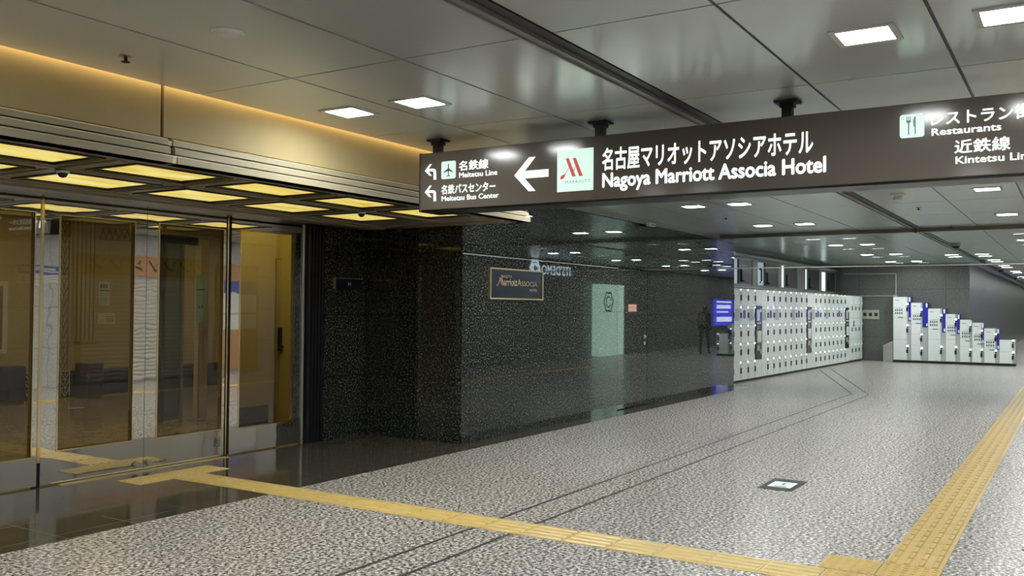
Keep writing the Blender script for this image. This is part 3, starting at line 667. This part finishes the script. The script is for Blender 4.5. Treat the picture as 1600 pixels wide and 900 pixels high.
for x, y in ((25.6, 2.03), (24.75, 2.69), (25.65, 2.71), (27.6, 1.97), (28.6, 1.97), (31.15, 1.96), (32.3, 1.95), (35.5, 1.9), (36.8, 1.9), (41, 1.9), (42.5, 1.9), (47, 2.0), (48.5, 2.0), (54, 2.1), (55.5, 2.1)):
    dup(slim, (x, y, CEIL))

# small fittings on the ceiling
t = thing('ceiling_speaker', 'round white ceiling speaker grille above the canopy fascia', 'speaker', (3.16, 3.69, CEIL))
MB().lathe((3.16, 3.69, CEIL), [(0.085, 0.0), (0.085, -0.008), (0.07, -0.012)], 28).build('rim', 'white_plastic', t)
MB().lathe((3.16, 3.69, CEIL - 0.011), [(0.066, 0.0), (0.05, -0.004), (0.01, -0.005)], 28).build('grille', 'white_plastic', t)
def sprinkler(x, y, lab, big=True):
    t = thing('sprinkler', lab, 'sprinkler', (x, y, CEIL), None if big else 'small sprinkler heads')
    MB().lathe((x, y, CEIL), [(0.035, 0), (0.035, -0.006), (0.012, -0.010)], 16).build('escutcheon', 'steel' if big else 'rubber', t)
    MB().lathe((x, y, CEIL - 0.01), [(0.010, 0), (0.010, -0.02), (0.024, -0.024), (0.024, -0.028)], 12).build('head', 'rubber', t)
sprinkler(3.18, 4.55, 'dark sprinkler head in the ceiling above the fascia at left')
sprinkler(13.37, 4.54, 'tiny dark sprinkler between the two pairs of lights by the granite wall')
sprinkler(16.52, 4.52, 'tiny dark sprinkler in the ceiling beside the glass barrier at left')
sprinkler(13.30, 1.85, 'tiny dark sprinkler near the smoke detector right of the ceiling slot')
sprinkler(16.42, 1.80, 'tiny dark sprinkler near the barrier, right of the ceiling slot')
t = thing('smoke_detector', 'round white smoke detector on the ceiling right of the dark slot', 'detector', (11.66, 1.85, CEIL))
MB().lathe((11.66, 1.85, CEIL), [(0.085, 0), (0.085, -0.022), (0.06, -0.03)], 24).build('base', 'white_plastic', t)
MB().lathe((11.66, 1.85, CEIL - 0.03), [(0.05, 0), (0.05, -0.035), (0.036, -0.045)], 20).build('sensor', 'locker_strip', t)
t = thing('wall_sensor', 'small pale sensor box on the trim above the granite wall', 'sensor', (13.3, 5.76, 2.83))
MB().box(13.18, 5.69, 2.80, 13.42, 5.755, 2.85).build('housing', 'white_plastic', t, bevel=0.008)
MB().box(13.22, 5.683, 2.81, 13.38, 5.692, 2.835).build('lens_window', 'locker_gap', t)
for i, x in enumerate((20.6, 26.5, 33.0, 41.0)):
    t = thing('ceiling_camera', 'small dark dome camera hanging just beyond the barrier beside the dark ceiling slot', 'camera', (x, 2.16, CEIL))
    if i: t['label'] = 'small dark dome camera in the far row beside the ceiling slot'; t['group'] = 'far dome cameras'
    MB().lathe((x, 2.16, CEIL), [(0.09, 0), (0.09, -0.05), (0.08, -0.055)], 18).build('mount', 'steel', t)
    MB().lathe((x, 2.16, CEIL - 0.055), [(0.075, 0), (0.065, -0.035), (0.03, -0.06), (0.008, -0.065)], 18).build('dome', 'black', t, smooth=True)

# ------------------------------------------------------------------ hanging glass smoke barrier
t = thing('smoke_barrier', 'clear glass smoke barrier hanging across the corridor ceiling before the lockers', 'glass barrier', (16.68, 2.3, CEIL))
MB().box(16.62, -1.3, 2.835, 16.74, 2.285, CEIL).box(16.62, 2.43, 2.835, 16.74, 5.755, CEIL).box(16.62, 2.285, 2.83, 16.74, 2.43, 2.89).build('top_beam', 'beam', t)
MB().box(16.605, 2.35, 2.815, 16.625, 2.365, 2.90).build('wire_drop', 'rubber', t)
ys = [-1.3, 0.78, 2.72, 4.25, 5.80]
for a, c in zip(ys, ys[1:]):
    MB().box(16.675, a + 0.003, 2.275, 16.687, c - 0.003, 2.836).build('glass_panel', 'clear', t)
MB().box(16.668, -1.3, 2.268, 16.694, 5.80, 2.284).build('bottom_edge', 'lens_frame', t)

# ------------------------------------------------------------------ tactile paving
TP = 0.317
def tile(kind, m, label, group):
    o = MB(); hh = TP / 2 - 0.0025
    o.box(-hh, -hh, 0, hh, hh, 0.0035)
    if kind == 'bar':
        for k in range(4):
            y = -0.114 + 0.076 * k
            o.prism([(y - 0.017, 0.0035), (y + 0.017, 0.0035), (y + 0.011, 0.0085), (y - 0.011, 0.0085)], 'x', -hh + 0.012, hh - 0.012)
    elif kind == 'long':
        for k in range(4):
            y = -0.114 + 0.076 * k
            for q in (-0.079, 0.079):
                o.prism([(y - 0.018, 0.0035), (y + 0.018, 0.0035), (y + 0.012, 0.0085), (y - 0.012, 0.0085)], 'x', q - 0.066, q + 0.066)
    else:
        for i in range(6):
            for j in range(6): o.lathe((-0.13 + 0.052 * i, -0.13 + 0.052 * j, 0.0035), [(0.0165, 0), (0.010, 0.005)], 8)
    return tag(o.build('tactile_tile', m, None, (0, 0, 0)), label, 'tactile paving tile', group)
pA = tile('long', 'yellow', 'yellow bar tile in the wide tactile strip running away at the right', 'tactile strip running away at right')
pB = tile('bar', 'yellow_worn', 'yellow bar tile in the tactile strip crossing from the hotel doors', 'tactile strip crossing from the doors')
pD = tile('dot', 'yellow_worn', 'yellow dotted tile in the row in front of the hotel doors', 'dotted tiles before the doors')
pJ = tile('dot', 'yellow', 'yellow dotted tile at the junction of the two tactile strips', 'dotted tiles at the strip junction')
def put(p, i, x, y, rz=0.0):
    o = p if i == 0 else p.copy()
    if i: COL.objects.link(o)
    o.location = (x, y, 0); o.rotation_euler = (0, 0, rz)
for i in range(50): put(pA, i, 5.845 + TP * (i + 0.5), 0.845)
for i in range(17): put(pB, i, 5.352, 6.655 - TP * (i + 0.5), math.pi / 2)
for i in range(3): put(pD, i, 5.01 + 0.317 * i, 6.815)
for i, (x, y) in enumerate(((5.352, 1.105), (5.685, 1.165), (5.352, 0.78), (5.685, 0.845))): put(pJ, i, x, y)

# floor mounted exit light
ex = thing('floor_exit_light', 'small lit green and white exit sign in a dark frame set in the grey floor', 'exit light', (7.93, 2.18, 0))
MB().ring('z', 0.0, 0.004, (7.67, 2.04, 8.19, 2.325), (7.80, 2.085, 8.06, 2.28)).build('frame', 'rubber', ex)
MB().box(7.80, 2.085, 0, 8.06, 2.28, 0.002).build('lens', 'exit_white', ex)
b = MB()
b.box(7.825, 2.125, 0.002, 7.865, 2.235, 0.0028)
b.stroke([(7.90, 2.18), (7.99, 2.18)], 0.022, 'z', 0.002, 0.0028).stroke([(7.965, 2.235), (8.01, 2.18), (7.965, 2.125)], 0.016, 'z', 0.002, 0.0028)
b.build('green_arrow', 'exit_green', ex)

# ------------------------------------------------------------------ coin lockers along the left (rotated row)
LR = -0.0323
LP = Vector((18.04, 6.0, 0))
def lplace(s): return (LP.x + s * math.cos(LR), LP.y + s * math.sin(LR), 0)
def lroot(name, s0, label):
    t = thing(name, label, 'coin lockers', lplace(s0), 'coin locker banks along the left wall'); t.rotation_euler = (0, 0, LR)
    return t
_dm = {}
def door_meshes(w_, h_):
    k = (round(w_, 3), round(h_, 3))
    if k not in _dm: _dm[k] = None
    return k
dproto = {}
def add_door(root, x, z, w_, h_, green=False):
    """door front in the bank's own axes: y = 0 is the front, -y looks at the corridor"""
    k = (round(w_, 3), round(h_, 3), green)
    if k not in dproto:
        d = MB().box(0.004, -0.016, 0.004, w_ - 0.022, 0.0, h_ - 0.004).build('locker_door', 'locker', root, (x, 0, z), local=True) if False else None
        bmd = MB().box(0.004, -0.016, 0.004, w_ - 0.024, 0.0, h_ - 0.004)
        d = bmd.build('locker_door', 'locker', None, None)
        l = MB().box(w_ - 0.052, -0.034, h_ * 0.36, w_ - 0.006, -0.002, h_ * 0.36 + 0.115).box(w_ - 0.040, -0.022, h_ * 0.36 + 0.15, w_ - 0.016, -0.002, h_ * 0.36 + 0.175).build('lock', 'rubber', None, None)
        e = MB().lathe((w_ - 0.028, -0.003, h_ * 0.36 + 0.225), [(0.016, -0.016), (0.016, 0.002)], 10, 'y').build('indicator_lamp', 'led_green' if green else 'led', None, None)
        l.parent = d; e.parent = d
        dproto[k] = d; first = True
    else: first = False
    src = dproto[k]
    if first: d = src
    else:
        d = src.copy(); COL.objects.link(d)
        for ch in list(src.children):
            c = ch.copy(); COL.objects.link(c); c.parent = d
    d.parent = root; d.location = (x, 0, z)
    return d
def bank(s0, ncol, pitch, zs, control, label, papers=(), blue=(), ctl=0.42, green=False):
    wd = ncol * pitch + (ctl if control else 0)
    r = lroot('locker_bank', s0, label)
    B = lambda b, n, m: b.build(n, m, r, local=True)
    B(MB().box(0, 0.0, 0.05, wd, 0.4, 1.93), 'carcass', 'locker_gap')
    B(MB().box(0, -0.018, 1.915, wd, 0.4, 1.94), 'top_cap', 'locker')
    B(MB().box(0, 0.02, 0.0, wd, 0.4, 0.05), 'plinth', 'rubber')
    for c in range(ncol):
        for z0, z1 in zip(zs, zs[1:]): add_door(r, c * pitch, z0, pitch, z1 - z0, green)
    zt = zs[-2]
    for c in papers:
        b = MB().box(c * pitch + 0.05, -0.0175, zt - 0.30, c * pitch + 0.30, -0.016, zt - 0.05)
        for k in range(4): b.box(c * pitch + 0.07, -0.019, zt - 0.26 + 0.05 * k, c * pitch + 0.27, -0.0175, zt - 0.245 + 0.05 * k)
        B(b, 'instruction_sheet', 'locker_strip')
    for c in blue: B(MB().box(c * pitch + 0.10, -0.0175, zt - 0.25, c * pitch + 0.26, -0.016, zt - 0.08), 'blue_sticker', 'ink_blue')
    if control:
        x0 = ncol * pitch
        cp_ = MB().box(x0 + 0.01, -0.02, zs[-2] + 0.02, wd - 0.01, 0, zs[-1] - 0.004).build('blank_panel', 'locker', r, local=True)
        MB().box(x0 + 0.01, -0.02, zs[0] + 0.004, wd - 0.03, 0, 0.425).build('lower_panel', 'locker', r, local=True)
        c_ = MB().box(x0 + 0.0, -0.03, 0.44, wd - 0.02, 0, zs[-2] + 0.01).build('control_panel', 'black', r, local=True)
        MB().box(x0 + 0.06, -0.034, 1.27, x0 + 0.24, -0.03, 1.51).build('touch_screen', 'screen', c_, local=True)
        MB().box(x0 + 0.08, -0.036, 0.80, x0 + 0.33, -0.03, 1.05).build('price_sheet', 'paper', c_, local=True)
        b = MB().box(x0 + 0.26, -0.04, 1.46, x0 + 0.33, -0.03, 1.53)
        for k in range(3): b.box(x0 + 0.06 + 0.09 * k, -0.04, 1.20, x0 + 0.11 + 0.09 * k, -0.03, 1.235)
        b.build('buttons', 'white_plastic', c_, local=True)
        for bx, nm_ in (((0.04, 0.62, 0.2, 0.74), 'coin_return'), ((0.24, 0.55, 0.36, 0.66), 'receipt_slot'), ((0.06, 1.08, 0.16, 1.16), 'coin_slot')):
            MB().box(x0 + bx[0], -0.045, bx[1], x0 + bx[2], -0.03, bx[3]).build(nm_, 'locker_gap', c_, local=True)
    return r
zs5 = [0.05, 0.43, 0.81, 1.195, 1.575, 1.915]
zs3 = [0.07, 0.68, 1.29, 1.915]
bank(-0.352, 4, 0.438, zs5, True, 'coin locker bank nearest the granite wall corner, left end of the long white row', papers=(1, 3), blue=(2,), ctl=0.416)
bank(1.82, 8, 0.4265, zs5, True, 'coin locker bank second from the left in the long white row, eight doors wide', papers=(0, 2, 5), blue=(1, 6), ctl=0.42)
bank(5.655, 8, 0.4225, zs5, True, 'coin locker bank third from the left in the long white row, before the tall doors', papers=(0, 3), blue=(1, 6), ctl=0.40)
bank(9.44, 4, 0.418, zs3, False, 'coin locker bank with three rows of tall doors ending the long white row', blue=(1,), green=True)

# ------------------------------------------------------------------ stepped white lockers along the far wall
tops = [(4.706, 4.287, 1.925), (4.222, 3.91, 1.755), (3.765, 3.385, 1.592), (3.302, 3.005, 1.436), (2.933, 2.637, 1.278), (2.620, 2.345, 1.198), (2.320, 2.000, 1.042), (1.940, 1.575, 0.735)]
nms = ['tallest', 'second tallest', 'third tallest', 'fourth tallest', 'fourth lowest', 'third lowest', 'second lowest', 'lowest']
FXL = 28.85
for i, (ya, yb, zt) in enumerate(tops):
    yn = tops[i + 1][0] + 0.003 if i + 1 < len(tops) else yb - 0.03
    t = thing('stepped_locker', 'white coin locker column against the far wall, %s of the descending row' % nms[i], 'coin lockers', (FXL, (ya + yb) / 2, 0), 'stepped lockers at the far wall')
    zb = (1.215, 1.05, 0.90, 0.87, 1.085, 0.60, 0.45, 0.735)[i]
    MB().box(FXL, yn, 0.07, FXL + 0.40, ya, zb).box(FXL, yb, zb, FXL + 0.40, ya, zt).build('carcass', 'locker_strip', t)
    MB().box(FXL + 0.03, yn, 0, FXL + 0.4, ya, 0.07).build('plinth', 'rubber', t)
    divs = [z for z in ((0.075, 0.68, 1.295, 1.92), (0.075, 0.52, 0.845, 1.14, 1.75), (0.075, 0.70, 0.985, 1.585), (0.075, 0.70, 0.90, 1.43), (0.075, 0.52, 0.75, 1.27), (0.075, 0.55, 1.19), (0.075, 0.50, 1.035), (0.075, 0.40, 0.73))[i]]
    for k, (z0, z1) in enumerate(zip(divs, divs[1:])):
        y1 = yb + 0.045
        d = MB().box(FXL - 0.018, y1, z0 + 0.004, FXL, ya - 0.006, z1 - 0.004).build('locker_door', 'locker', t)
        if z1 - z0 > 0.3:
            zl = z0 + (z1 - z0) * 0.34
            MB().box(FXL - 0.04, yb + 0.012, zl, FXL, yb + 0.06, zl + 0.11).box(FXL - 0.03, yb + 0.005, zl + 0.13, FXL, yb + 0.045, zl + 0.165).build('lock', 'rubber', d)
            MB().box(FXL - 0.03, yb + 0.005, zl + 0.19, FXL - 0.002, yb + 0.04, zl + 0.22).build('indicator_lamp', 'led', d)
    if zt > 1.0:
        b = MB()
        for r_ in range(2):
            for c in range(4): b.box(FXL - 0.021, ya - 0.09 - 0.055 * c, zt - 0.42 - 0.09 * r_, FXL - 0.018, ya - 0.055 - 0.055 * c, zt - 0.36 - 0.09 * r_)
        b.box(FXL - 0.021, ya - 0.26, zt - 0.33, FXL - 0.018, ya - 0.055, zt - 0.322).box(FXL - 0.021, ya - 0.16, zt - 0.11, FXL - 0.018, ya - 0.05, zt - 0.095).box(FXL - 0.021, ya - 0.27, zt - 0.615, FXL - 0.018, ya - 0.13, zt - 0.59)
        b.build('printed_guide', 'ink', t)
    if i < 7:
        bp_ = MB().box(FXL - 0.02, yn, zb, FXL + 0.38, yb, zt).build('blue_side_panel', 'locker_blue', t)
        MB().box(FXL - 0.07, yn + 0.002, zt - 0.14, FXL - 0.018, yn + 0.045, zt - 0.02).build('printer_box', 'white_plastic', bp_)
        MB().box(FXL - 0.05, yn + 0.002, zb + 0.03, FXL - 0.018, yn + 0.04, zb + 0.11).build('ticket_slot', 'white_plastic', bp_)
# outlet panel, conduit, ramp box
t = thing('outlet_panel', 'beige panel with three square black sockets on the far grey wall', 'panel', (29.3, 5.42, 1.26))
MB().box(29.27, 5.175, 1.255, 29.3, 5.665, 1.535).build('plate', 'panelbox', t, bevel=0.004)
for y in (5.58, 5.42, 5.26): MB().box(29.262, y - 0.045, 1.345, 29.272, y + 0.045, 1.445).build('socket', 'rubber', t)
t = thing('wall_conduit', 'thin grey conduit pipe on the far wall above the outlet panel', 'pipe')if False else thing('wall_conduit', 'thin grey conduit pipe on the far wall above the outlet panel', 'pipe', (29.28, 5.2, 1.95))
MB().tube([(29.27, 5.75, 1.955), (29.27, 4.75, 1.955)], 0.022).build('lower_run', 'ledge', t)
MB().tube([(29.27, 4.70, 1.955), (29.27, 4.70, 2.62)], 0.022).tube([(29.27, 4.70, 2.62), (29.27, 6.2, 2.635)], 0.018).build('riser', 'ledge', t)
MB().box(29.24, 4.66, 1.92, 29.3, 4.77, 1.99).build('junction_box', 'ledge', t)
rp = thing('steel_wedge_box', 'low stainless steel box with sloping top beside the tallest far locker', 'steel box', (29.0, 4.86, 0))
MB().prism([(4.99, 0.0), (4.725, 0.0), (4.725, 0.60), (4.745, 0.60), (4.99, 0.465)], 'x', 28.87, 29.27).build('steel_casing', 'steel', rp)
MB().prism([(5.0, 0.468), (4.735, 0.606), (4.735, 0.618), (5.0, 0.480)], 'x', 28.86, 29.27).build('top_lip', 'lens_frame', rp)

# ------------------------------------------------------------------ right side of the corridor: seen only as reflections
RY = -1.295
t = thing('roller_shutter', 'closed pale roller shutter across a shop front on the right side of the corridor', 'shutter', (11.6, RY, 0))
b = MB()
for k in range(24):
    z = 0.03 + 0.082 * k; b.prism([(RY, z), (RY + 0.012, z + 0.006), (RY + 0.03, z + 0.03), (RY + 0.03, z + 0.06), (RY + 0.012, z + 0.078)], 'x', 10.2, 13.0)
b.build('slats', 'shutter', t)
MB().box(10.1, RY, 0, 10.2, RY + 0.06, 2.05).box(13.0, RY, 0, 13.1, RY + 0.06, 2.05).build('guide_rail', 'steel', t)
t = thing('shop_banner', 'orange shop banner with dark brush strokes above the roller shutter', 'banner', (11.6, RY, 2.1))
MB().box(10.1, RY, 2.07, 13.1, RY + 0.05, 2.46).build('board', 'orange', t)
b = MB()
for k in range(7):
    x = 10.4 + 0.4 * k; b.stroke([(x, 2.36), (x + 0.12, 2.22), (x + 0.2, 2.2)], 0.05, 'y', RY + 0.05, RY + 0.054).stroke([(x + 0.24, 2.38), (x + 0.2, 2.3)], 0.03, 'y', RY + 0.05, RY + 0.054)
b.build('brush_strokes', 'rubber', t)
t = thing('shop_notice_board', 'blue and white notice board on the right corridor wall before the shutter', 'notice board', (9.5, RY, 1.85))
MB().box(9.0, RY, 1.86, 9.95, RY + 0.03, 2.20).build('board', 'paper', t)
MB().box(9.0, RY + 0.03, 2.04, 9.95, RY + 0.034, 2.20).build('blue_band', 'ink_blue', t)
MB().box(9.05, RY + 0.034, 2.09, 9.9, RY + 0.036, 2.115).box(9.05, RY + 0.034, 2.13, 9.7, RY + 0.036, 2.16).build('band_marks', 'paper', t)
MB().box(9.05, RY + 0.03, 1.97, 9.9, RY + 0.033, 1.98).box(9.05, RY + 0.03, 1.91, 9.8, RY + 0.033, 1.92).build('printed_lines', 'ink', t)
t = thing('poster_pillar', 'tall poster pillar in blue, white and orange on the right corridor wall past the shutter', 'poster', (13.8, RY, 0))
MB().box(13.35, RY, 0.1, 14.5, RY + 0.05, 2.4).build('board', 'orange', t)
MB().box(13.4, RY + 0.05, 1.35, 14.45, RY + 0.054, 1.75).box(13.4, RY + 0.05, 1.0, 14.45, RY + 0.054, 1.32).build('white_sheet', 'paper', t)
MB().box(13.4, RY + 0.05, 1.76, 14.45, RY + 0.054, 2.05).build('blue_sheet', 'ink_blue', t)
t = thing('light_box_pillar', 'tall mint green light box with dark rosette emblem on the right corridor wall', 'light box', (26.4, RY, 0))
MB().box(25.5, RY, 0.02, 27.3, RY + 0.25, 2.27).build('lit_case', 'lightbox', t)
b = MB()
def rosette(b, cx, cz, R_, wd, y0, y1):
    n_ = 48; p = [(cx + (R_ * (1 + 0.09 * math.cos(6 * a))) * math.cos(a), cz + (R_ * (1 + 0.09 * math.cos(6 * a))) * math.sin(a)) for a in [2 * math.pi * k / n_ for k in range(n_ + 1)]]
    b.stroke(p, wd, 'y', y0, y1)
    p = [(cx + 0.55 * R_ * math.cos(a), cz + 0.55 * R_ * math.sin(a)) for a in [0.4 + 5.4 * k / 24 for k in range(25)]]
    b.stroke(p, wd * 0.8, 'y', y0, y1)
rosette(b, 26.15, 1.72, 0.30, 0.05, RY + 0.25, RY + 0.255)
b.box(25.5, RY + 0.25, 1.405, 27.3, RY + 0.253, 1.415)
b.build('rosette_emblem', 'sign_dark', t)
t = thing('shop_letter_sign', 'glowing white shop lettering with rosette on the right corridor wall', 'sign', (23.0, RY, 2.45))
lettering("ITS'DEMO", lambda u, v, d: Vector((-u, RY + 0.001 + d, v)), -24.05, 2.46, -22.35, 2.74, 'letter_glow', t, bold=0.0, spacing=1.12, thick=0.006)
b = MB(); rosette(b, 21.95, 2.62, 0.22, 0.05, RY + 0.001, RY + 0.03); b.build('rosette_emblem', 'letter_glow', t)
t = thing('digital_signage', 'bright blue digital signage screen on the far right corridor wall', 'screen', (37.6, RY, 0.8))
MB().box(36.6, RY, 0.85, 38.8, RY + 0.08, 1.92).build('screen', 'blue_screen', t)
MB().box(36.75, RY + 0.08, 1.55, 38.5, RY + 0.085, 1.7).box(36.75, RY + 0.08, 1.38, 38.2, RY + 0.085, 1.44).box(36.75, RY + 0.08, 1.0, 38.65, RY + 0.085, 1.2).box(36.75, RY + 0.08, 1.8, 38.6, RY + 0.085, 1.86).build('screen_marks', 'blue_screen_text', t)

# ------------------------------------------------------------------ person walking away (seen in the granite's reflection)
def skinned(name, chain, m, parent, root=0, sub=2):
    """chain: list of (point, radius, parent index)"""
    me = bpy.data.meshes.new(name)
    me.from_pydata([c[0] for c in chain], [(c[2], i) for i, c in enumerate(chain) if c[2] is not None], [])
    me.materials.append(M[m])
    o = bpy.data.objects.new(name, me); COL.objects.link(o)
    if parent: o.parent = parent
    k = o.modifiers.new('skin', 'SKIN'); k.use_smooth_shade = True
    for i, c in enumerate(chain):
        r = c[1] if isinstance(c[1], tuple) else (c[1], c[1])
        me.skin_vertices[0].data[i].radius = r; me.skin_vertices[0].data[i].use_root = (i == root)
    u = o.modifiers.new('sub', 'SUBSURF'); u.levels = sub; u.render_levels = sub
    return o
PX, PY = 29.77, 0.79
pr = thing('person', 'person in dark clothes with a brown backpack walking away down the corridor', 'person', (PX, PY, 0))
ch = [((0, 0, 0.93), (0.15, 0.11), None), ((0.01, 0, 1.08), (0.145, 0.105), 0), ((0.02, 0, 1.26), (0.17, 0.115), 1), ((0.02, 0, 1.37), (0.13, 0.09), 2), ((0.03, 0, 1.45), 0.052, 3), ((0.045, 0, 1.53), (0.075, 0.085), 4), ((0.05, 0, 1.62), (0.072, 0.085), 5)]
body = list(ch)
def add(p, r, par): body.append((p, r, par)); return len(body) - 1
for s_, fw_ in ((1, 0.16), (-1, -0.14)):
    h_ = add((0.0, 0.085 * s_, 0.86), 0.092, 0); k_ = add((fw_ * 0.6 + 0.03, 0.09 * s_, 0.48), 0.060, h_)
    a_ = add((fw_, 0.09 * s_, 0.10), 0.040, k_); f_ = add((fw_ + 0.03, 0.09 * s_, 0.045), 0.040, a_); add((fw_ + 0.16, 0.10 * s_, 0.035), 0.032, f_)
    sh = add((0.02, 0.17 * s_, 1.345), 0.060, 3); el = add((-fw_ * 0.5 - 0.02, 0.235 * s_, 1.09), 0.045, sh); wr = add((-fw_ * 0.7 + 0.06, 0.24 * s_, 0.86), 0.032, el)
    pm = add((-fw_ * 0.7 + 0.08, 0.24 * s_, 0.80), (0.022, 0.036), wr)
bo = skinned('body', body, 'cloth', pr)
hd = [((0.05, 0, 1.50), (0.065, 0.07), None), ((0.055, 0, 1.57), (0.08, 0.092), 0), ((0.05, 0, 1.63), (0.07, 0.08), 1)]
skinned('hair', [(p, tuple(r * 1.08 for r in rr), q) for p, rr, q in hd], 'hair', pr)
fc = MB(); fc.lathe((0, 0, 0), [(0.004, 0), (0.055, 0.018), (0.062, 0.06), (0.058, 0.11), (0.04, 0.14)], 16)
bmesh.ops.scale(fc.bm, verts=fc.bm.verts, vec=(1.0, 1.05, 1.0)); bmesh.ops.translate(fc.bm, verts=fc.bm.verts, vec=(0.095, 0, 1.465))
fo = fc.build('face', 'skin', pr, local=True, smooth=True)
MB().box(0.155, -0.012, 1.52, 0.175, 0.012, 1.555).build('nose', 'skin', fo, local=True, bevel=0.006)
for s_, fw_ in ((1, 0.16), (-1, -0.14)):
    b_ = []
    x0 = -fw_ * 0.7 + 0.08; y0 = 0.24 * s_
    hand = [((x0, y0, 0.83), (0.018, 0.03), None), ((x0 + 0.01, y0, 0.775), (0.016, 0.038), 0)]
    for q in range(4):
        hand.append(((x0 + 0.02, y0 + (q - 1.5) * 0.021, 0.735 - 0.006 * (q in (1, 2))), 0.0095, 1)); hand.append(((x0 + 0.03, y0 + (q - 1.5) * 0.022, 0.70 - 0.008 * (q in (1, 2))), 0.0085, len(hand) - 1))
    hand.append(((x0 + 0.04, y0 - 0.03 * s_, 0.79), 0.010, 0)); hand.append(((x0 + 0.06, y0 - 0.04 * s_, 0.755), 0.009, len(hand) - 1))
    skinned('hand', hand, 'skin', pr, sub=1)
MB().box(-0.27, -0.14, 1.0, -0.10, 0.14, 1.37).build('backpack', 'bag', pr, local=True, bevel=0.05)
